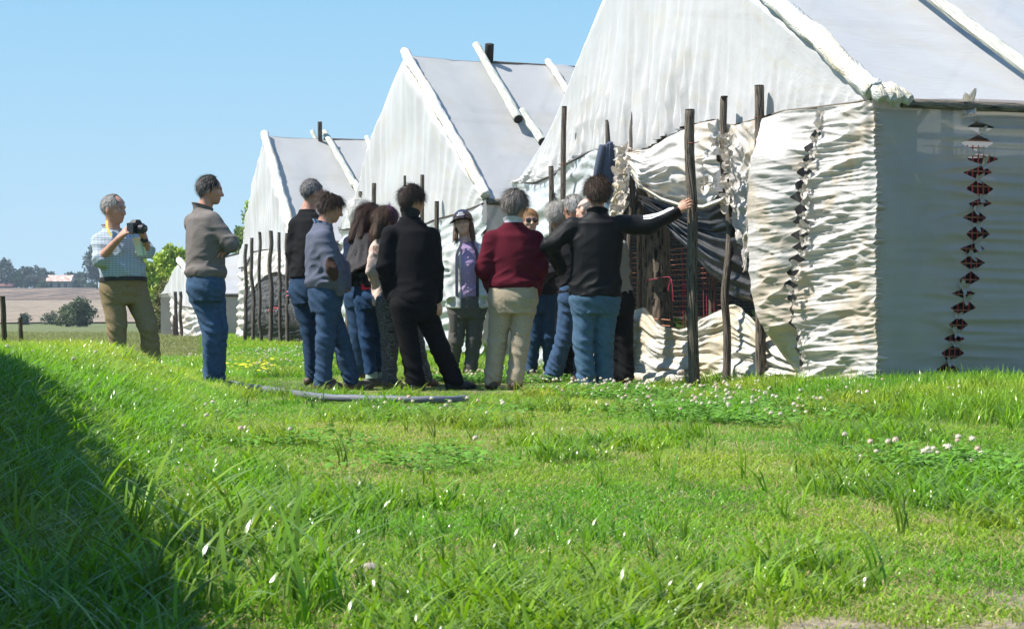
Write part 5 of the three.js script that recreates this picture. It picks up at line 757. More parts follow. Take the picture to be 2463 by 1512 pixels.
// man in blue-grey sweater with elbow patches
person({ label: 'man in blue grey sweater with brown elbow patches looking down', at: [800], d: 15.0, yaw: 102, build: 1.06, belly: 0.035, skin: SKd, hairCol: [0.045, 0.03, 0.022],
  j: { head: [795, 499, 0], neck: [776, 541], shL: [760, 562, -0.17], shR: [778, 564, 0.16], elL: [820, 640, -0.2], wrL: [832, 695, -0.12], elR: [797, 645, 0.22], wrR: [820, 704, 0.13], hipL: [778, 718, -0.08], hipR: [788, 722, 0.06], knL: [818, 812, -0.10], knR: [782, 815, 0.08], anL: [843, 930, -0.12], anR: [775, 930, 0.08] },
  head: { yaw: 92, pitch: 18 }, footL: 95, footR: 85,
  trousers: { mat: jeansMat(0.050, 0.098, 0.185), flare: 0.036, grow: 0.024, rise: 0.12, folds: 1.2 },
  tops: [{ name: 'sweater', grow: 0.036, slv: 0.016, hem: 694, blouse: 0.014, folds: 1.0, knit: 1, mat: fabric(0.125, 0.14, 0.195), collar: { h: 0.052, r: 0.070, mat: fabric(1, 1, 1, { map: check([0.55, 0.62, 0.75], [0.07, 0.12, 0.28], 8, 0.5) }) },
    patches: [{ name: 'elbow_patch', round: true, x: [783, 812], y: [618, 676], skew: 6, mat: std({ color: col(0.055, 0.024, 0.013), roughness: 0.95, ...DS }) }] }],
  hair: { thick: 0.016, rough: 0.009, a: 0.0, b: 0.7, strands: 1100, len: 0.05, fluff: 0.5, mess: 0.9, wind: [0.2, 0.15, 0.3], bald: [[0, 0.125, -0.01, 0.045]] }, shoeMat: leatherMat(0.15, 0.075, 0.04) });

// white-haired person in navy, mostly hidden
person({ label: 'white haired person in navy sweater mostly hidden behind the dark haired woman', at: [860], d: 17.2, yaw: 110, skin: SKl, hairCol: [0.80, 0.79, 0.76],
  j: { head: [868, 512], neck: [862, 550], shL: [840, 575, -0.05], shR: [885, 575, 0.05], elL: [837, 632, 0.08], wrL: [850, 688, 0.0], elR: [895, 640, 0.1], wrR: [890, 690, 0], hipL: [850, 712], hipR: [874, 712], knL: [858, 800, 0.03], knR: [872, 802, -0.05], anL: [860, 912, 0.05], anR: [878, 912, -0.05] },
  head: { yaw: 120 }, trousers: { mat: jeansMat(0.03, 0.07, 0.14), flare: 0.03, grow: 0.02, rise: 0.12 }, tops: [{ name: 'sweater', grow: 0.022, slv: 0.01, hem: 700, mat: fabric(0.012, 0.020, 0.045) }],
  hair: { thick: 0.022, rough: 0.010, a: -0.02, b: 0.6, strands: 1200, len: 0.05, fluff: 0.6, mess: 1.0, w: 0.003 } });

// woman with long dark hair, grey shawl, plaid shirt
person({ label: 'woman with long dark brown hair, grey shawl and plaid shirt', at: [890], d: 15.6, yaw: 120, fem: true, build: 0.98, skin: SKl, hairCol: [0.040, 0.020, 0.014],
  j: { head: [892, 524, 0], neck: [886, 566], shL: [862, 590, -0.06], shR: [914, 592, 0.10], elL: [860, 645, -0.1], wrL: [885, 680, -0.22], elR: [925, 650, 0.0], wrR: [925, 690, -0.1], hipL: [874, 715, 0.02], hipR: [902, 715, 0.0], knL: [882, 810, 0.04], knR: [908, 808, -0.03], anL: [893, 930, 0.06], anR: [914, 930, -0.05] },
  head: { yaw: 105, pitch: 8, size: 0.97 }, footL: 110, footR: 100, trousers: { mat: jeansMat(0.025, 0.07, 0.16), flare: 0.004, grow: 0.012, rise: 0.1, folds: 1.1, hem: 0.11 },
  tops: [{ name: 'plaid_shirt', grow: 0.022, slv: 0.01, hem: 692, mat: fabric(1, 1, 1, { map: check([0.22, 0.25, 0.27], [0.05, 0.07, 0.09], 8, 0.5), sheen: 0 }), uv: 1.6 }],
  hair: { thick: 0.020, rough: 0.010, a: -0.02, b: 0.75, strands: 1100, len: 0.08, fluff: 0.35, mess: 0.5, wind: [0.1, 0, -0.1], locks: [[[0.05, 0.0, -0.07], [0.085, -0.20, -0.12], 0.05, 0.035], [[-0.05, 0.0, -0.06], [-0.08, -0.19, -0.08], 0.05, 0.035], [[0, 0.02, -0.09], [0.0, -0.22, -0.14], 0.055, 0.05], [[-0.06, 0.02, 0.02], [-0.085, -0.16, 0.0], 0.03, 0.025]] },
  shoeMat: leatherMat(0.10, 0.09, 0.07),
  extras: [({ g, P, J, neck, yaw }) => {
    const c = neck, f = (x, y, z) => { const q = V(x, y, z).sub(c), dy = -q.y, w = 0.115 + 0.34 * clamp(dy, 0, 0.4), d = 0.115 + 0.26 * clamp(dy, 0, 0.4), cs = Math.cos(yaw), sn = Math.sin(yaw), u = (q.x * cs - q.z * sn) / w, v = (q.x * sn + q.z * cs + 0.01) / d, r = Math.hypot(u, v), a = Math.atan2(u, v); let e = Math.abs((r - 1) * 0.17) - 0.012; e -= 0.016 * (ridge(noise(a * 2.2 + y * 3, y * 5 - a * 1.4, 3.3)) - 0.3); const low = -0.34 + 0.13 * Math.sin(a * 1.0 + 2.6) + 0.03 * noise(a * 2, 1.1); e = Math.max(e, low - q.y); return Math.max(e, q.y - 0.015); };
    const q = surfaceNets(f, [c.x - 0.36, c.y - 0.5, c.z - 0.36], [c.x + 0.36, c.y + 0.08, c.z + 0.36], 0.011); unwrap(q, yaw, 2.5); mesh('shawl', q, fabric(0.075, 0.072, 0.075, { ...DS }), g);
    const ph = new THREE.BoxGeometry(0.085, 0.05, 0.012); ph.rotateY(-0.4); const p = P([879, 690, 0.155]); ph.translate(p.x, p.y, p.z); mesh('red_wallet', ph, std({ color: col(0.55, 0.012, 0.05), roughness: 0.5 }), g);
    for (const s of ['L', 'R']) mesh('sock', new THREE.CylinderGeometry(0.052, 0.056, 0.06, 14).translate(J['an' + s].x, 0.105, J['an' + s].z), fabric(0.42, 0.55, 0.45), g);
  }] });

// woman with purple bandana, pale pink top, grey leggings
person({ label: 'woman with purple headscarf, pale pink top and grey heathered trousers', at: [945], d: 15.25, yaw: 150, fem: true, build: 1.06, skin: SKl, hairCol: [0.075, 0.045, 0.028],
  j: { head: [930, 530, -0.02], neck: [928, 574], shL: [907, 592, 0.0], shR: [958, 592, -0.06], elL: [897, 655, 0.02], wrL: [915, 712, -0.12], elR: [975, 655, -0.1], wrR: [965, 710, -0.2], hipL: [930, 730, 0.05], hipR: [972, 730, -0.1], knL: [937, 825, 0.04], knR: [1000, 825, -0.25], anL: [935, 940, 0.03], anR: [1020, 930, -0.3] },
  head: { yaw: 120, pitch: 6, size: 0.97 }, trousers: { mat: fabric(0.23, 0.23, 0.235, { map: heather }), flare: 0.022, grow: 0.020, rise: 0.1, folds: 1.1 },
  tops: [{ name: 'knit_top', grow: 0.032, slv: 0.014, hem: 742, blouse: 0.01, folds: 1.1, knit: 1, mat: fabric(0.72, 0.56, 0.49, { map: weave }), patches: [{ name: 'lace_yoke', x: [896, 932], y: [590, 612], mat: fabric(0.70, 0.48, 0.40, { map: heather }) }] }],
  hair: { thick: 0.016, rough: 0.010, a: -0.03, b: 0.9, strands: 900, len: 0.06, mess: 0.7, locks: [[[0.05, -0.02, -0.07], [0.07, -0.13, -0.09], 0.045, 0.035], [[-0.03, -0.02, -0.08], [-0.03, -0.14, -0.10], 0.05, 0.04]] },
  extras: [({ g, P, inHead, neck, yaw }) => {
    const mp = tex(256, (u, v) => { const n = tn(u, v, 22, 3), m = tn(u, v, 34, 7); return n > 0.18 ? [0.75, 0.45, 0.55] : m > 0.2 ? [0.12, 0.10, 0.45] : [0.26, 0.14, 0.45]; }, true, [4, 4]);
    const f = (x, y, z) => { const a = x / 0.098, b = (y - 0.03) / 0.108, c = (z + 0.008) / 0.118, r = Math.sqrt(a * a + b * b + c * c); let d = (r - 1) * 0.1 - 0.003 * noise(x * 30, y * 30, z * 30); d = Math.max(d, -(z + 0.045 - 0.1 * (y - 0.03)), z - 0.075 - y * 0.1); return Math.max(d, -0.03 - y - 0.3 * z); };
    const q = surfaceNets(f, [-0.13, -0.1, -0.14], [0.13, 0.16, 0.14], 0.006); unwrap(q, 0, 3); mesh('headscarf', inHead(q), fabric(1, 1, 1, { map: mp, sheen: 0.1 }), g);
    const band = gridGeo(16, 6, (u, v) => { const p = P([lerp(904, 930, u), lerp(586, 612, v), 0.155 + 0.02 * Math.sin(u * 3)]); return p; }, (u, v) => [u * 0.3, v * 0.2]);
  }], shoeMat: leatherMat(0.16, 0.09, 0.06) });

// man in black quarter-zip
person({ label: 'man in black high collared sweater and black trousers seen from behind', at: [1005], d: 14.9, yaw: 158, build: 1.12, skin: SK, hairCol: [0.035, 0.024, 0.018],
  j: { head: [992, 481, 0], neck: [986, 526], shL: [940, 556, 0.02], shR: [1036, 560, -0.02], elL: [924, 640, 0.03], wrL: [936, 712, -0.12], elR: [1046, 645, 0.02], wrR: [1050, 722, -0.04], hipL: [968, 738, 0.04], hipR: [1018, 738, -0.06], knL: [984, 832, 0.04], knR: [1054, 830, -0.08], anL: [998, 945, 0.05], anR: [1092, 930, -0.14] },
  head: { yaw: 124, pitch: 3 }, footL: 165, footR: 110, stubble: 0.3, hands: [{ s: 'R', to: [1056, 742, -0.02], nor: [0.8, 0, 0.5], side: -1, curl: 0.6 }],
  trousers: { mat: fabric(0.006, 0.006, 0.0075, { sheen: 0 }), flare: 0.05, grow: 0.026, rise: 0.12, folds: 0.9 },
  tops: [{ name: 'sweater', grow: 0.038, slv: 0.020, hem: 728, blouse: 0.008, folds: 0.7, knit: 1, neck: 0.01, mat: fabric(0.0075, 0.007, 0.009, { sheen: 0 }), collar: { h: 0.085, r: 0.074, rib: true, mat: fabric(0.03, 0.029, 0.032, DS) } }],
  hair: { thick: 0.018, rough: 0.008, a: -0.03, b: 0.72, side: 0.01, strands: 1300, len: 0.05, mess: 0.45, fluff: 0.3, bald: [[0.0, 0.128, -0.065, 0.030]] }, shoeMat: leatherMat(0.01, 0.01, 0.01) });

// woman in cap facing the camera
person({ label: 'woman in blue cap, lilac shirt and light grey jacket facing the camera', at: [1118], d: 17.2, yaw: 8, fem: true, build: 1.04, skin: SKl, hairCol: [0.11, 0.065, 0.035],
  j: { head: [1113, 537, 0.0], neck: [1119, 578], shL: [1085, 598, 0], shR: [1155, 598, 0], elL: [1073, 662, -0.02], wrL: [1083, 716, 0.10], elR: [1170, 660, -0.02], wrR: [1160, 712, 0.08], hipL: [1104, 738], hipR: [1144, 738], knL: [1096, 822, 0.05], knR: [1138, 825, 0.02], anL: [1084, 915, 0.0], anR: [1130, 912, 0.04] },
  head: { yaw: -8, pitch: -6, roll: 8, size: 1.0 }, trousers: { mat: fabric(0.135, 0.128, 0.115), flare: 0.020, grow: 0.016, rise: 0.12, folds: 1 },
  tops: [{ name: 'shirt', grow: 0.020, slv: 0.002, hem: 717, folds: 1, mat: fabric(0.50, 0.36, 0.60), neck: -0.02, collar: { h: 0.055, r: 0.074, mat: fabric(0.50, 0.36, 0.60, DS) } }, { name: 'jacket', grow: 0.036, slv: 0.018, hem: 742, open: 0.085, openAt: 0.02, folds: 1.1, mat: fabric(0.66, 0.69, 0.66, { roughness: 0.7 }), neck: -0.01 }],
  hair: { thick: 0.012, rough: 0.006, a: 0.0, b: 0.55, side: 0.0, strands: 500, len: 0.05, locks: [[[0.075, -0.02, 0.0], [0.088, -0.17, 0.03], 0.026, 0.020], [[-0.072, -0.02, 0.0], [-0.085, -0.15, 0.05], 0.024, 0.022], [[0.0, -0.02, -0.08], [0.01, -0.15, -0.08], 0.06, 0.06]] },
  extras: [({ g, P, inHead, J, neck, yaw }) => {
    const capMat = fabric(0.045, 0.058, 0.105), f = (x, y, z) => { const a = x / 0.098, b = (y - 0.035) / 0.108, c = (z + 0.012) / 0.116, r = Math.sqrt(a * a + b * b + c * c); return Math.max((r - 1) * 0.1, 0.030 - y - 0.10 * z); };
    const q = surfaceNets(f, [-0.13, -0.05, -0.15], [0.13, 0.17, 0.15], 0.006); unwrap(q, 0, 2.5); const cap = mesh('cap', inHead(q), capMat, g);
    const brim = gridGeo(14, 6, (u, v) => { const a = (u - 0.5) * 2.3, r0 = 0.092 + 0.062 * v * Math.cos(a * 0.62); return V(Math.sin(a) * r0 * 0.98, 0.040 - 0.016 * v - 0.035 * Math.pow(Math.sin(a), 2) + 0.004, Math.cos(a) * r0 * 1.05 + 0.004); }); mesh('cap_brim', inHead(brim), fabric(0.045, 0.058, 0.105, DS), cap);
    const cv = document.createElement('canvas'); cv.width = 256; cv.height = 128; const x = cv.getContext('2d'); x.fillStyle = '#2b3245'; x.fillRect(0, 0, 256, 128); x.fillStyle = '#e8eaee'; x.font = 'bold 62px sans-serif'; x.textAlign = 'center'; x.fillText('RGPS', 128, 60); x.fillText('TRANSP', 128, 118, 230); const ct = new THREE.CanvasTexture(cv); ct.colorSpace = THREE.SRGBColorSpace;
    const bad = gridGeo(10, 5, (u, v) => { const a = (u - 0.5) * 0.95, y = 0.058 + v * 0.046, k = Math.sqrt(Math.max(0, 1 - Math.pow((y - 0.035) / 0.108, 2))); return V(Math.sin(a) * 0.100 * k, y, Math.cos(a) * 0.119 * k - 0.012 + 0.002); }); mesh('cap_lettering', inHead(bad), std({ map: ct, roughness: 0.8 }), cap);
    for (const s of [-1, 1]) { const l = gridGeo(4, 16, (u, v) => { const p = V(neck.x + s * (0.045 + 0.05 * sstep(0, 0.3, v)) + 0.02, neck.y - 0.0 - v * 0.56, neck.z + 0.115 + 0.045 * Math.sin(v * 2.6)); return p.add(V(s * (u - 0.3) * 0.030, 0, 0.016 - 0.02 * u)); }); mesh('jacket_lining', l, fabric(0.055, 0.055, 0.085, DS), g); }
    for (let k = 0; k < 6; k++) mesh('button', new THREE.SphereGeometry(0.007, 8, 6).translate(neck.x + 0.03, neck.y - 0.10 - k * 0.075, neck.z + 0.142 + 0.012 * Math.sin(k)), std({ color: col(0.6, 0.5, 0.6), roughness: 0.4 }), g);
    for (const s of [-1, 1]) mesh('earring', inHead(new THREE.TorusGeometry(0.022, 0.0022, 6, 18).rotateY(0.5).translate(s * 0.085, -0.075, 0.0)), std({ color: col(0.1, 0.1, 0.1), roughness: 0.3, metalness: 0.8 }), g);
    mesh('cargo_pocket', gridGeo(5, 5, (u, v) => P([lerp(1082, 1100, u), lerp(755, 800, v), 0.125 + 0.01 * Math.sin(u * 3)])), fabric(0.14, 0.133, 0.12, DS), g);
  }], shoeMat: leatherMat(0.25, 0.2, 0.16) });

// man in burgundy sweater
person({ label: 'man in burgundy sweater and beige trousers seen from behind', at: [1228], d: 15.0, yaw: 172, build: 1.14, skin: SK, hairCol: [0.115, 0.095, 0.08],
  j: { head: [1240, 493, 0], neck: [1234, 538], shL: [1184, 568, 0], shR: [1284, 568, 0], elL: [1165, 646, 0.02], wrL: [1188, 706, -0.18], elR: [1297, 646, 0.02], wrR: [1284, 712, -0.14], hipL: [1208, 722], hipR: [1258, 722], knL: [1196, 822, -0.02], knR: [1250, 822, 0.02], anL: [1184, 935, 0.0], anR: [1238, 938, 0.06] },
  head: { yaw: 150, pitch: 4 }, footL: 190, footR: 170, trousers: { mat: fabric(0.47, 0.39, 0.285), flare: 0.030, grow: 0.026, rise: 0.12, folds: 1.2, patches: [{ x: [1188, 1214], y: [712, 738], tip: 5, mat: fabric(0.43, 0.355, 0.255) }, { x: [1254, 1280], y: [712, 738], tip: 5, mat: fabric(0.43, 0.355, 0.255) }] },
  tops: [{ name: 'sweater', grow: 0.038, slv: 0.022, hem: 694, blouse: 0.014, folds: 0.85, knit: 1, mat: fabric(0.105, 0.007, 0.019), collar: { h: 0.062, r: 0.072, mat: fabric(0.68, 0.68, 0.76, DS) } }],
  hair: { thick: 0.020, rough: 0.008, a: -0.035, b: 0.70, side: 0.01, strands: 1500, len: 0.06, mess: 0.3, fluff: 0.2, grey: 0.55, greyCol: [0.27, 0.25, 0.23] } });

// woman in sunglasses
person({ label: 'woman in sunglasses and black jacket peeking past the burgundy sweater', at: [1292], d: 17.0, yaw: 20, fem: true, skin: SKl, hairCol: [0.26, 0.14, 0.06],
  j: { head: [1274, 531, 0], neck: [1278, 570], shL: [1256, 592], shR: [1318, 592], elL: [1258, 650, 0.08], wrL: [1290, 670, 0.20], elR: [1333, 648, 0.06], wrR: [1300, 672, 0.20], hipL: [1286, 725], hipR: [1314, 725], knL: [1284, 815, 0.03], knR: [1318, 815, 0.02], anL: [1278, 912], anR: [1322, 912] },
  head: { yaw: 12, size: 0.97 }, hands: [{ s: 'R', to: [1285, 676, 0.24], nor: [0, 0.4, 1], side: 1, curl: 0.4 }], trousers: { mat: jeansMat(0.04, 0.09, 0.17), flare: 0.004, grow: 0.012, rise: 0.1 },
  tops: [{ name: 'jacket', grow: 0.036, slv: 0.022, hem: 708, folds: 1.5, mat: fabric(0.016, 0.015, 0.018, { roughness: 0.55 }), collar: { h: 0.07, r: 0.074, mat: fabric(0.016, 0.015, 0.018, DS) } }],
  hair: { thick: 0.010, rough: 0.003, a: 0.012, b: 0.55, strands: 500, len: 0.03, mess: 0.15, fluff: 0.1 },
  extras: [({ g, inHead }) => { const sm = phys({ color: col(0.02, 0.01, 0.008), roughness: 0.1, clearcoat: 1 }); for (const s of [-1, 1]) { const l = new THREE.SphereGeometry(0.027, 14, 10); l.scale(1.05, 0.82, 0.28); l.translate(s * 0.033, 0.0, 0.094); mesh('sunglass_lens', inHead(l), sm, g); } mesh('sunglass_frame', inHead(tubeGeo([V(-0.08, 0.008, 0.02), V(-0.066, 0.012, 0.085), V(0, 0.012, 0.103), V(0.066, 0.012, 0.085), V(0.08, 0.008, 0.02)], 0.0035, 5, 24)), sm, g); }] });

// huddled men at the opening
person({ label: 'man with curly white grey hair at the left of the huddle', at: [1348], d: 17.3, yaw: 150, skin: SKd, hairCol: [0.42, 0.40, 0.37],
  j: { head: [1342, 520, 0], neck: [1350, 562], shL: [1330, 588], shR: [1392, 590], elL: [1326, 650], wrL: [1345, 700, -0.1], elR: [1400, 650], wrR: [1395, 700, -0.1], hipL: [1352, 735], hipR: [1388, 735], knL: [1356, 822], knR: [1386, 822], anL: [1360, 915], anR: [1388, 915] },
  head: { yaw: 140, pitch: 12, roll: 10 }, trousers: { mat: fabric(0.012, 0.012, 0.014), grow: 0.02 }, tops: [{ name: 'jacket', grow: 0.03, slv: 0.012, hem: 708, mat: fabric(0.014, 0.013, 0.016) }],
  hair: { thick: 0.022, rough: 0.012, a: -0.05, b: 0.6, strands: 1200, len: 0.04, mess: 1.3, fluff: 0.7, curl: 0.6, w: 0.003 } });
person({ label: 'grey haired balding man in blue jeans stepping left in the huddle', at: [1372], d: 16.5, yaw: 205, skin: SKd, hairCol: [0.33, 0.32, 0.30],
  j: { head: [1377, 502, 0], neck: [1384, 545], shL: [1362, 572], shR: [1428, 572], elL: [1352, 640, -0.02], wrL: [1358, 612, 0.02], elR: [1440, 640], wrR: [1430, 690, -0.1], hipL: [1372, 722], hipR: [1404, 722], knL: [1356, 815, 0.05], knR: [1402, 818, -0.05], anL: [1330, 922, 0.06], anR: [1400, 922, -0.05] },
  head: { yaw: 215, pitch: 18, roll: 6 }, footL: 250, hands: [{ s: 'L', to: [1358, 588, 0.05], nor: [-0.6, 0.1, 0.8], side: 1, curl: 0.5 }],
  trousers: { mat: jeansMat(0.058, 0.115, 0.215), flare: 0.045, grow: 0.026, folds: 1.2 }, tops: [{ name: 'jacket', grow: 0.03, slv: 0.014, hem: 706, mat: fabric(0.010, 0.010, 0.012) }],
  hair: { thick: 0.012, rough: 0.006, a: -0.02, b: 0.55, strands: 900, len: 0.03, mess: 0.6, grey: 0.5, greyCol: [0.55, 0.54, 0.52], bald: [[-0.02, 0.11, 0.06, 0.06]] },
  extras: [({ P }) => { const p = P([1362, 594, 0.11]), g = thing('blue_cup', 'small blue cup in the hand of a man in the huddle', 'cup'); g.position.set(0, 0, 0); }].slice(0, 0) });
person({ label: 'bald man in black trousers half hidden behind the black jacket', at: [1488], d: 16.1, yaw: 215, skin: SKl, hairCol: [0.2, 0.18, 0.16],
  j: { head: [1410, 508, 0.1], neck: [1424, 548, 0.04], shL: [1424, 572], shR: [1494, 585], elL: [1430, 640], wrL: [1440, 690, -0.1], elR: [1500, 650, -0.05], wrR: [1480, 700, -0.15], hipL: [1470, 728], hipR: [1497, 728], knL: [1482, 825], knR: [1500, 825, 0.02], anL: [1490, 925], anR: [1505, 925, 0.05] },
  head: { yaw: 235, pitch: 14, roll: 12 }, trousers: { mat: fabric(0.008, 0.008, 0.009, { sheen: 0.05 }), flare: 0.05, grow: 0.022 }, tops: [{ name: 'shirt', grow: 0.022, hem: 724, mat: fabric(0.30, 0.29, 0.26) }],
  hair: { thick: 0.004, rough: 0.002, a: -0.03, b: 0.3, strands: 200, len: 0.012, bald: [[0, 0.12, 0.0, 0.10]] } });

// man in black jacket with his arm out to the stake
person({ label: 'man in black striped sleeve jacket leaning his arm on a stake', at: [1432], d: 14.8, yaw: 182, build: 1.16, skin: SK, hairCol: [0.075, 0.048, 0.034],
  j: { head: [1436, 466, 0], neck: [1436, 516], shL: [1380, 536, 0], shR: [1492, 532, 0], elL: [1322, 592, 0.0], wrL: [1352, 650, -0.16], elR: [1564, 541, 0.02], wrR: [1632, 507, 0.05], hipL: [1406, 722], hipR: [1456, 722], knL: [1402, 825, 0.03], knR: [1452, 825, -0.02], anL: [1410, 938, 0.05], anR: [1452, 936, -0.02] },
  head: { yaw: 186, pitch: 2 }, footL: 200, footR: 165, hands: [{ s: 'R', to: [1656, 487, 0.09], nor: [0.05, 0.45, 0.9], side: -1, curl: 0.55, thumb: 0.2 }],
  trousers: { mat: jeansMat(0.088, 0.168, 0.27), flare: 0.036, grow: 0.026, rise: 0.12, folds: 1.1, patches: [{ x: [1440, 1476], y: [716, 752], tip: 7, mat: jeansMat(0.08, 0.154, 0.25) }, { x: [1386, 1420], y: [716, 750], tip: 7, mat: jeansMat(0.08, 0.154, 0.25) }] },
  tops: [{ name: 'jacket', grow: 0.042, slv: 0.020, hem: 712, wave: 0.02, folds: 1.2, mat: fabric(0.0065, 0.007, 0.0085, { roughness: 0.6, sheen: 0 }), collar: { h: 0.06, r: 0.078, mat: fabric(0.011, 0.0115, 0.013, DS) },
    extras: [({ g, J, ff }) => { for (let k = 0; k < 3; k++) { const path = (t) => { const c = t < 0.5 ? J.shR.clone().lerp(J.elR, 0.75 + t * 0.5) : J.elR.clone().lerp(J.wrR, (t - 0.5) * 1.7); return c; }; const a = 0.9 + (k - 1) * 0.24; const gg = gridGeo(40, 2, (u, v) => { const c = path(u * 0.98), dy = Math.sin(a + (v - 0.5) * 0.13), dz = Math.cos(a + (v - 0.5) * 0.13); let r0 = 0.03; for (let q = 0; q < 60; q++) { if (ff(c.x, c.y + dy * r0, c.z + dz * r0) > 0) break; r0 += 0.002; } return V(c.x, c.y + dy * (r0 + 0.003), c.z + dz * (r0 + 0.003)); }); mesh('sleeve_stripe', gg, std({ color: col(0.82, 0.82, 0.82), roughness: 0.7, ...DS }), g); } }] }],
  hair: { thick: 0.024, rough: 0.014, a: -0.045, b: 0.68, side: 0.0, strands: 2200, len: 0.04, mess: 1.3, fluff: 0.8, curl: 0.5, w: 0.0028 } });
// ---------------------------------------------------------------- trees, bushes, farm buildings
const leafyMats = new Map();
const leafyMat = (c) => { const k = c.join(); if (!leafyMats.has(k)) leafyMats.set(k, phys({ color: 0xffffff, vertexColors: true, roughness: 0.9, transmission: 0.3, thickness: 0, ...DS })); return leafyMats.get(k); };
// crown: clumps [x, y, z, rx, ry, rz] filled with leaf-sized faces
function crownGeo(seed, clumps, n, size, colour, upright = 0) {
  const r = rng(seed), pos = [], colr = [], idx = [], tot = clumps.reduce((s, c) => s + c[3] * c[4] * c[5], 0);
  for (const c of clumps) { const m = Math.round(n * c[3] * c[4] * c[5] / tot); const ct = 0.8 + 0.4 * r();
    for (let i = 0; i < m; i++) {
      const a = r() * 6.283, z = r() * 2 - 1, q = Math.pow(r(), 0.42) * (0.85 + 0.3 * r()), s = Math.sqrt(1 - z * z), x = c[0] + c[3] * q * s * Math.cos(a), y = c[1] + c[4] * q * z, zz = c[2] + c[5] * q * s * Math.sin(a);
      const L = size * (0.6 + 0.8 * r()), d = V(r() - 0.5, (r() - 0.5) * 0.8 + upright, r() - 0.5).normalize(), e = V(r() - 0.5, r() - 0.5, r() - 0.5).cross(d).normalize(), k = pos.length / 3, t = ct * (0.7 + 0.6 * r());
      const w = L * 0.36; for (const [u, v] of [[0, 0], [0.5, 1], [1, 0], [0.5, -1]]) { pos.push(x + d.x * L * u + e.x * w * v, y + d.y * L * u + e.y * w * v, zz + d.z * L * u + e.z * w * v); colr.push(colour[0] * t, colour[1] * t, colour[2] * t); }
      idx.push(k, k + 1, k + 2, k, k + 2, k + 3);
    } }
  const g = new THREE.BufferGeometry(); g.setAttribute('position', new THREE.Float32BufferAttribute(pos, 3)); g.setAttribute('color', new THREE.Float32BufferAttribute(colr, 3)); g.setIndex(idx); g.computeVertexNormals(); return g;
}
const barkMat = std({ color: col(0.10, 0.08, 0.06), roughness: 0.95, map: woodTex });
function tree(name, label, category, group, x, d, height, spread, o) {
  const r = rng(o.seed), g = thing(name, label, category, V(x, H(x, d), -d), group), clumps = [], limbs = [], th = o.trunk ?? height * 0.3;
  const n = o.n ?? 9; for (let k = 0; k < n; k++) { const a = k * 2.399 + r(), t = (k + 0.5) / n, rad = spread * (0.25 + 0.75 * r()) * (o.taper ? 1.1 - 0.9 * t : Math.sin(Math.PI * (0.2 + 0.75 * t))), y = th + (height - th) * (0.08 + 0.84 * t), s = spread * (o.clump ?? 0.45) * (0.7 + 0.6 * r()) * (o.taper ? 1.15 - 0.7 * t : 1); const c = [Math.cos(a) * rad * 0.75, y, Math.sin(a) * rad * 0.75, s, s * (o.squash ?? 0.8), s]; clumps.push(c); if (o.limbs !== 0) limbs.push(tubeGeo([V(0, th * 0.6 + y * 0.2, 0), V(c[0] * 0.4, y * 0.75, c[2] * 0.4), V(c[0] * 0.9, y, c[2] * 0.9)], height * 0.010, 5, 5, height * 0.003)); }
  mesh('trunk', merge([tubeGeo([V(0, -0.1, 0), V(0.02 * height * (r() - 0.5), height * 0.4, 0), V(0.04 * height * (r() - 0.5), height * 0.8, 0)], height * 0.022, 7, 8, height * 0.006), ...limbs]), barkMat, g);
  mesh('crown', crownGeo(o.seed + 1, clumps, o.leaves ?? 1500, o.leaf ?? 0.3, o.col, o.up ?? 0), leafyMat(o.col), g); return g;
}
const onHill = (px, d) => W(px, HORIZON, d).x;
const FAR = [0.045, 0.075, 0.040], FAR2 = [0.07, 0.12, 0.045], EUC = [0.045, 0.068, 0.052];
{
  const row = 'trees along the top of the hill', T = (l, px, h, sp, o) => tree('hill_tree', l, 'tree', row, onHill(px, o.d ?? 440), o.d ?? 440, h * 0.86, sp, { leaf: 0.75, leaves: 1300, trunk: h * 0.2, ...o });
  T('rounded dark tree at the left edge of the hilltop', 8, 8.6, 4.2, { seed: 101, col: EUC });
  T('narrow dark conifer among the hilltop trees', 14, 5.8, 1.1, { seed: 102, col: [0.022, 0.04, 0.03], taper: true, trunk: 0.4, clump: 0.8 });
  T('bright green rounded tree left of the barn', 45, 4.6, 3.4, { seed: 103, col: FAR2, trunk: 0.6 });
  T('small hilltop tree with a rounded top between green trees', 60, 5.9, 2.3, { seed: 104, col: EUC });
  T('hilltop tree second left of the barn', 78, 6.2, 3.2, { seed: 105, col: EUC });
  T('dark hilltop tree touching the left end of the barn', 98, 5.6, 2.6, { seed: 106, col: FAR, trunk: 0.6 });
  T('hilltop tree rising behind the barn roof on the left', 118, 5.4, 2.4, { seed: 107, col: EUC, d: 462 });
  T('hilltop tree rising behind the barn roof on the right', 168, 5.2, 2.6, { seed: 108, col: EUC, d: 462 });
  T('slim hilltop tree right of the barn roof', 186, 4.9, 1.6, { seed: 109, col: FAR, d: 455 });
  T('small bright green tree right of the barn', 192, 2.6, 1.9, { seed: 110, col: FAR2, trunk: 0.3 });
  T('low bush in front of the left end of the barn', 101, 1.4, 1.1, { seed: 111, col: FAR2, d: 432, trunk: 0.1 });
  T('low bush on the hill crest near the tall eucalyptus', 214, 0.9, 1.4, { seed: 112, col: FAR2, d: 432, trunk: 0.1 });
  tree('eucalyptus_tree', 'tall dark eucalyptus on the hill behind the man with camera', 'tree', row, onHill(232, 400), 400, 10.2, 4.4, { seed: 120, col: EUC, leaves: 2600, leaf: 0.65, n: 14, trunk: 1.6, clump: 0.36 });
}
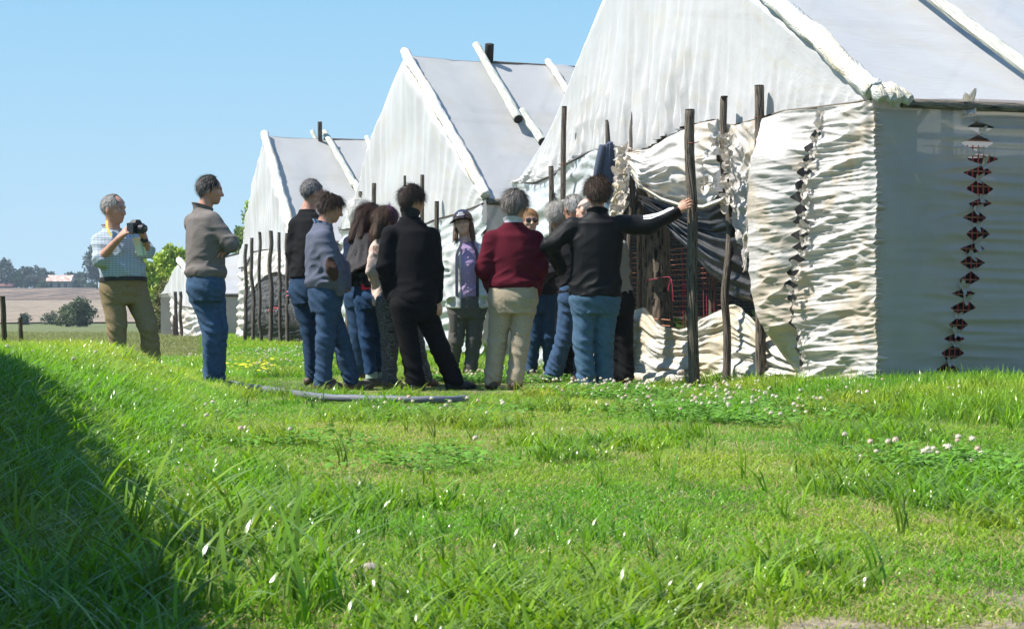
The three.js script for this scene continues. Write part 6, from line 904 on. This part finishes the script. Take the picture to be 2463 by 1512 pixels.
{ // old barn with a rusty tiled roof, and a red roofed shed
  const d = 438, x0 = onHill(116, d), x1 = onHill(172, d), y0 = H(x0, d), g = thing('barn', 'low stone barn with rusty pale roof on the hilltop', 'barn', V((x0 + x1) / 2, y0, -d)), w = x1 - x0, stone = std({ color: col(0.30, 0.28, 0.27), map: weave, roughness: 1 });
  mesh('wall', new THREE.BoxGeometry(w, 2.0, 4).translate(0, 1.0, 0), stone, g);
  const sh = new THREE.Shape([new THREE.Vector2(-2.5, 1.9), new THREE.Vector2(0, 3.5), new THREE.Vector2(2.5, 1.9), new THREE.Vector2(2.4, 1.8), new THREE.Vector2(-2.4, 1.8)]), rf = new THREE.ExtrudeGeometry(sh, { depth: w + 0.6, bevelEnabled: false }); rf.translate(0, 0, -w / 2 - 0.3); rf.rotateY(Math.PI / 2);
  const rust = tex(256, (u, v) => { const k = clamp(0.5 + tn(u, v, 14, 2) + 0.5 * tn(u, v, 40, 4), 0, 1); return [lerp(0.62, 0.86, k), lerp(0.42, 0.80, k), lerp(0.36, 0.76, k)]; }, true, [0.15, 0.15]); mesh('roof', rf, std({ map: rust, roughness: 0.8 }), g);
  for (const q of [-0.32, 0.02, 0.3]) mesh('opening', new THREE.BoxGeometry(0.7, 1.0, 0.08).translate(q * w, 0.9, 2.0), std({ color: col(0.03, 0.03, 0.035), roughness: 1 }), g);
  mesh('chimney_stack', new THREE.BoxGeometry(2.2, 3.4, 2.2).translate(-w / 2 - 1.3, 1.7, 0), std({ color: col(0.10, 0.08, 0.075), map: weave, roughness: 1 }), g);
  const x2 = onHill(8, d), s = thing('shed', 'red roofed shed at the left edge of the hilltop', 'shed', V(x2, H(x2, d), -d)); mesh('wall', new THREE.BoxGeometry(5, 0.8, 3).translate(0, 0.4, 0), std({ color: col(0.14, 0.08, 0.07), roughness: 1 }), s); const rr = new THREE.ExtrudeGeometry(new THREE.Shape([new THREE.Vector2(-2, 0.7), new THREE.Vector2(0, 1.5), new THREE.Vector2(2, 0.7)]), { depth: 5.4, bevelEnabled: false }); rr.translate(0, 0, -2.7); rr.rotateY(Math.PI / 2); mesh('roof', rr, std({ color: col(0.15, 0.06, 0.055), roughness: 0.8 }), s);
}
{ // meadow bushes below the stubble field
  tree('round_bush', 'large dark rounded bush in the meadow behind the man with camera', 'bush', 'bushes in the meadow', onHill(192, 118), 118, 1.75, 1.25, { seed: 131, col: [0.085, 0.12, 0.05], leaves: 3200, leaf: 0.16, n: 18, trunk: 0.1, clump: 0.42 });
  tree('round_bush', 'paler green bush joined to the left of the dark bush', 'bush', 'bushes in the meadow', onHill(158, 120), 120, 1.35, 0.75, { seed: 132, col: [0.10, 0.13, 0.045], leaves: 1200, leaf: 0.15, trunk: 0.1 });
  tree('round_bush', 'low bush at the field edge left of the pale bush', 'bush', 'bushes in the meadow', onHill(122, 142), 142, 0.9, 1.0, { seed: 133, col: [0.08, 0.11, 0.045], leaves: 700, leaf: 0.16, trunk: 0.05 });
  tree('round_bush', 'small dark bush by the shorter fence post', 'bush', 'bushes in the meadow', onHill(56, 142), 142, 0.85, 0.7, { seed: 134, col: [0.05, 0.075, 0.04], leaves: 600, leaf: 0.16, trunk: 0.05 });
  // light green young poplars between the two men on the left, and the darker shrub beside the low greenhouse
  const pop = (l, px, top, d, sp, seed, c) => { const x = onHill(px, d), h = W(px, top, d).y - H(x, d); tree('young_poplar', l, 'tree', 'young poplars behind the greenhouses', x, d, h, sp, { seed, col: c, leaves: 2600, leaf: 0.17, n: 20, trunk: 0.4, clump: 0.33, up: 0.35, squash: 1.5 }); };
  pop('light green poplar just right of the man with camera', 352, 632, 62, 0.62, 141, [0.36, 0.46, 0.04]);
  pop('taller light green poplar between the two men on the left', 384, 610, 64, 0.75, 142, [0.37, 0.48, 0.04]);
  pop('light green poplar touching the back of the grey sweater', 412, 596, 66, 0.75, 143, [0.36, 0.47, 0.05]);
  pop('light green poplar hidden by the grey sweater', 440, 606, 66, 0.7, 144, [0.35, 0.45, 0.05]);
  tree('dark_shrub', 'olive green shrub left of the low greenhouse', 'bush', 'shrubs by the low greenhouse', onHill(398, 54), 54, 1.75, 0.55, { seed: 145, col: [0.18, 0.18, 0.04], leaves: 2200, leaf: 0.10, n: 16, trunk: 0.1, clump: 0.42 });
  tree('dark_shrub', 'lower olive green shrub at the foot of the poplars', 'bush', 'shrubs by the low greenhouse', onHill(372, 56), 56, 0.95, 0.5, { seed: 146, col: [0.20, 0.23, 0.05], leaves: 1400, leaf: 0.10, trunk: 0.05 });
  pop('green tree rising behind the third greenhouse', 604, 470, 80, 0.85, 147, [0.26, 0.36, 0.09]);
  pop('small green tree left of the one behind the third greenhouse', 575, 540, 82, 0.6, 148, [0.20, 0.30, 0.09]);
}
{ // plank shed on the left, out of the picture, whose shade lies over the near corner of the bank
  const A = V(-2.43, 0, -3.6), B = V(-3.66, 0, -7.75), along = B.clone().sub(A).normalize(), a0 = A.clone().addScaledVector(along, -6.5), out = V(along.z, 0, -along.x); if (out.x > 0) out.negate();
  const L = B.distanceTo(a0), g = thing('plank_shed', 'weathered plank shed left of the path, casting the shade in the corner', 'shed', V(a0.x, H(a0.x, -a0.z), a0.z)), at = (t, h, o) => along.clone().multiplyScalar(t).addScaledVector(out, o).add(V(0, h, 0));
  const box = (t0, t1, h0, h1, o0, o1) => { const q = new THREE.BoxGeometry(t1 - t0, h1 - h0, o1 - o0); q.applyMatrix4(new THREE.Matrix4().makeBasis(along, V(0, 1, 0), out.clone().multiplyScalar(along.clone().cross(V(0, 1, 0)).dot(out) > 0 ? 1 : -1))); const c = at((t0 + t1) / 2, (h0 + h1) / 2, (o0 + o1) / 2); return q.translate(c.x, c.y, c.z); };
  mesh('shed_wall', box(0.1, L - 0.1, -0.2, 2.2, 0.36, 0.40), postMat2, g); mesh('shed_wall', box(0.1, L - 0.1, -0.2, 2.2, 2.6, 2.64), postMat2, g); mesh('shed_wall', box(L - 0.14, L - 0.1, -0.2, 2.2, 0.4, 2.6), postMat2, g); mesh('shed_wall', box(0.1, 0.14, -0.2, 2.2, 0.4, 2.6), postMat2, g);
  mesh('shed_roof', box(-0.1, L, 2.2, 2.28, 0.0, 2.9), std({ color: col(0.22, 0.21, 0.2), roughness: 0.8, map: weave }), g);
  { const vine = thing('climbing_vine', 'leafy vine hanging over the eave of the plank shed', 'vine', g.position), cl = [], r9 = rng(404); for (let k = 0; k < 34; k++) { const p = at(lerp(2, L, k / 33), 2.28 + 0.12 * r9(), 0.10 - 0.08 * r9()); cl.push([p.x, p.y, p.z, 0.06 + 0.10 * r9(), 0.05 + 0.06 * r9(), 0.06 + 0.10 * r9()]); } mesh('foliage', crownGeo(405, cl, 2600, 0.09, [0.06, 0.11, 0.03]), leafyMat([0.06, 0.11, 0.03]), vine); }
  for (let k = 0; k < 40; k++) mesh('plank', box(0.12 + k * (L - 0.24) / 40, 0.12 + (k + 0.94) * (L - 0.24) / 40, -0.1, 2.18 - 0.01 * (k % 3), 0.335, 0.358), [postMat, postMat2][k % 2], g);
}
// ---------------------------------------------------------------- small things
{ // grey hose lying across the grass
  const pts = [[556, 921], [600, 930], [650, 937], [700, 944], [740, 950], [800, 956], [870, 958], [950, 960], [1020, 961], [1085, 960], [1120, 958]].map(([px, py], i) => { let d = 15; for (let k = 0; k < 30; k++) { const p = W(px, py, d), h = H(p.x, d) + 0.04; d += (p.y - h) * 12; } const p = W(px, py, d); p.y = H(p.x, d) + 0.04; return p; });
  const g = thing('drain_hose', 'grey plastic hose lying across the grass at the feet of the group', 'hose', pts[5]); part('hose_tube', tubeGeo(pts, (t) => 0.025 + 0.0015 * Math.sin(t * 90), 12, 120), std({ color: col(0.12, 0.13, 0.155), roughness: 0.6, bumpMap: wrinkle, bumpScale: 0.004 }), g);
}
{ // jacket hung on a stake
  const a = W(1461, 352, 17.85), g = thing('hanging_jacket', 'blue grey jacket hung over a stake beside the glossy curtain', 'jacket', a);
  const f = (x, y, z) => { const w = 0.05 + 0.10 * clamp(-y, 0, 0.5) / 0.5, u = x / w, v = z / 0.075, r = Math.hypot(u, v), th = Math.atan2(v, u); let e = (r - 1) * 0.07 - 0.03 * (ridge(noise(th * 1.6, y * 3, 2.2)) - 0.3); e = Math.max(e, y - 0.03 - 0.02 * Math.cos(th), -0.52 + 0.06 * Math.sin(th * 2) - y); return e; };
  const q = surfaceNets(f, [-0.26, -0.62, -0.2], [0.26, 0.1, 0.2], 0.01); unwrap(q, 0, 2.5); mesh('cloth', q, fabric(0.10, 0.125, 0.18), g); mesh('sleeve', tubeGeo([V(-0.05, 0.0, 0.06), V(-0.09, -0.16, 0.09), V(-0.12, -0.34, 0.10), V(-0.10, -0.48, 0.09)], (t) => 0.04 - 0.008 * t, 8, 18), fabric(0.085, 0.105, 0.155), g);
}
{ // stones and a dead leaf in the foreground
  const st = (l, px, py, s, c, seed) => { let d = 5; for (let k = 0; k < 40; k++) { const p = W(px, py, d); d += (p.y - H(p.x, d)) * 4; } const p = W(px, py, d), q = new THREE.IcosahedronGeometry(s, 3), a = q.attributes.position; for (let i = 0; i < a.count; i++) { const f = 0.85 + 0.4 * noise(a.getX(i) / s * 1.1 + seed, a.getY(i) / s * 1.1, a.getZ(i) / s * 1.1); a.setXYZ(i, a.getX(i) * f * 1.3, a.getY(i) * f * 0.7, a.getZ(i) * f); } const m = mergeVertices(q); m.computeVertexNormals(); const g = thing('stone', l, 'stone', V(p.x, H(p.x, d) + s * 0.5, -d), 'stones in the mown grass'); mesh('rock', m, std({ color: col(...c), roughness: 0.95, map: weave }), g); };
  st('pale grey stone in the foreground grass', 886, 1375, 0.017, [0.38, 0.34, 0.29], 1);
  st('small brownish stone beside the pale grey one', 855, 1394, 0.010, [0.36, 0.25, 0.17], 2);
  let d = 4.5; for (let k = 0; k < 40; k++) { const p = W(565, 1256, d); d += (p.y - H(p.x, d)) * 4; } const p = W(565, 1256, d); const lf = thing('dead_leaf', 'dry pinkish leaf lying on the grass in the left foreground', 'leaf', V(p.x, H(p.x, d) + 0.035, -d)); mesh('blade', gridGeo(6, 4, (u, v) => V((u - 0.5) * 0.05, 0.008 * Math.sin(u * 3) + 0.01 * (v - 0.5), (v - 0.5) * 0.03 * Math.sin(Math.PI * (0.05 + 0.9 * u)))), std({ color: col(0.42, 0.28, 0.20), roughness: 0.9, ...DS }), lf);
}

{ // crop row growing inside the first greenhouse, seen through the opening
  const a = G1.at(G1.w - 1.2, 0, 1.0), b = G1.at(G1.w - 1.2, 0, 6), n = 10;
  for (let k = 0; k < n; k++) { const p = a.clone().lerp(b, k / (n - 1)), g = thing('crop_plant', `leafy green crop plant, ${['first', 'second', 'third', 'fourth', 'fifth', 'sixth', 'seventh', 'eighth', 'ninth', 'tenth'][k]} of the row inside the nearest greenhouse`, 'plant', V(p.x, H(p.x, -p.z), p.z), 'crop row inside the nearest greenhouse'); mesh('foliage', crownGeo(300 + k, [[0, 0.30, 0, 0.3, 0.3, 0.3]], 260, 0.10, [0.09, 0.22, 0.03]), leafyMat([0.09, 0.22, 0.03]), g); mesh('stem', new THREE.CylinderGeometry(0.012, 0.015, 0.5, 6).translate(0, 0.25, 0), barkMat, g); }
}
renderer.render(scene, camera);
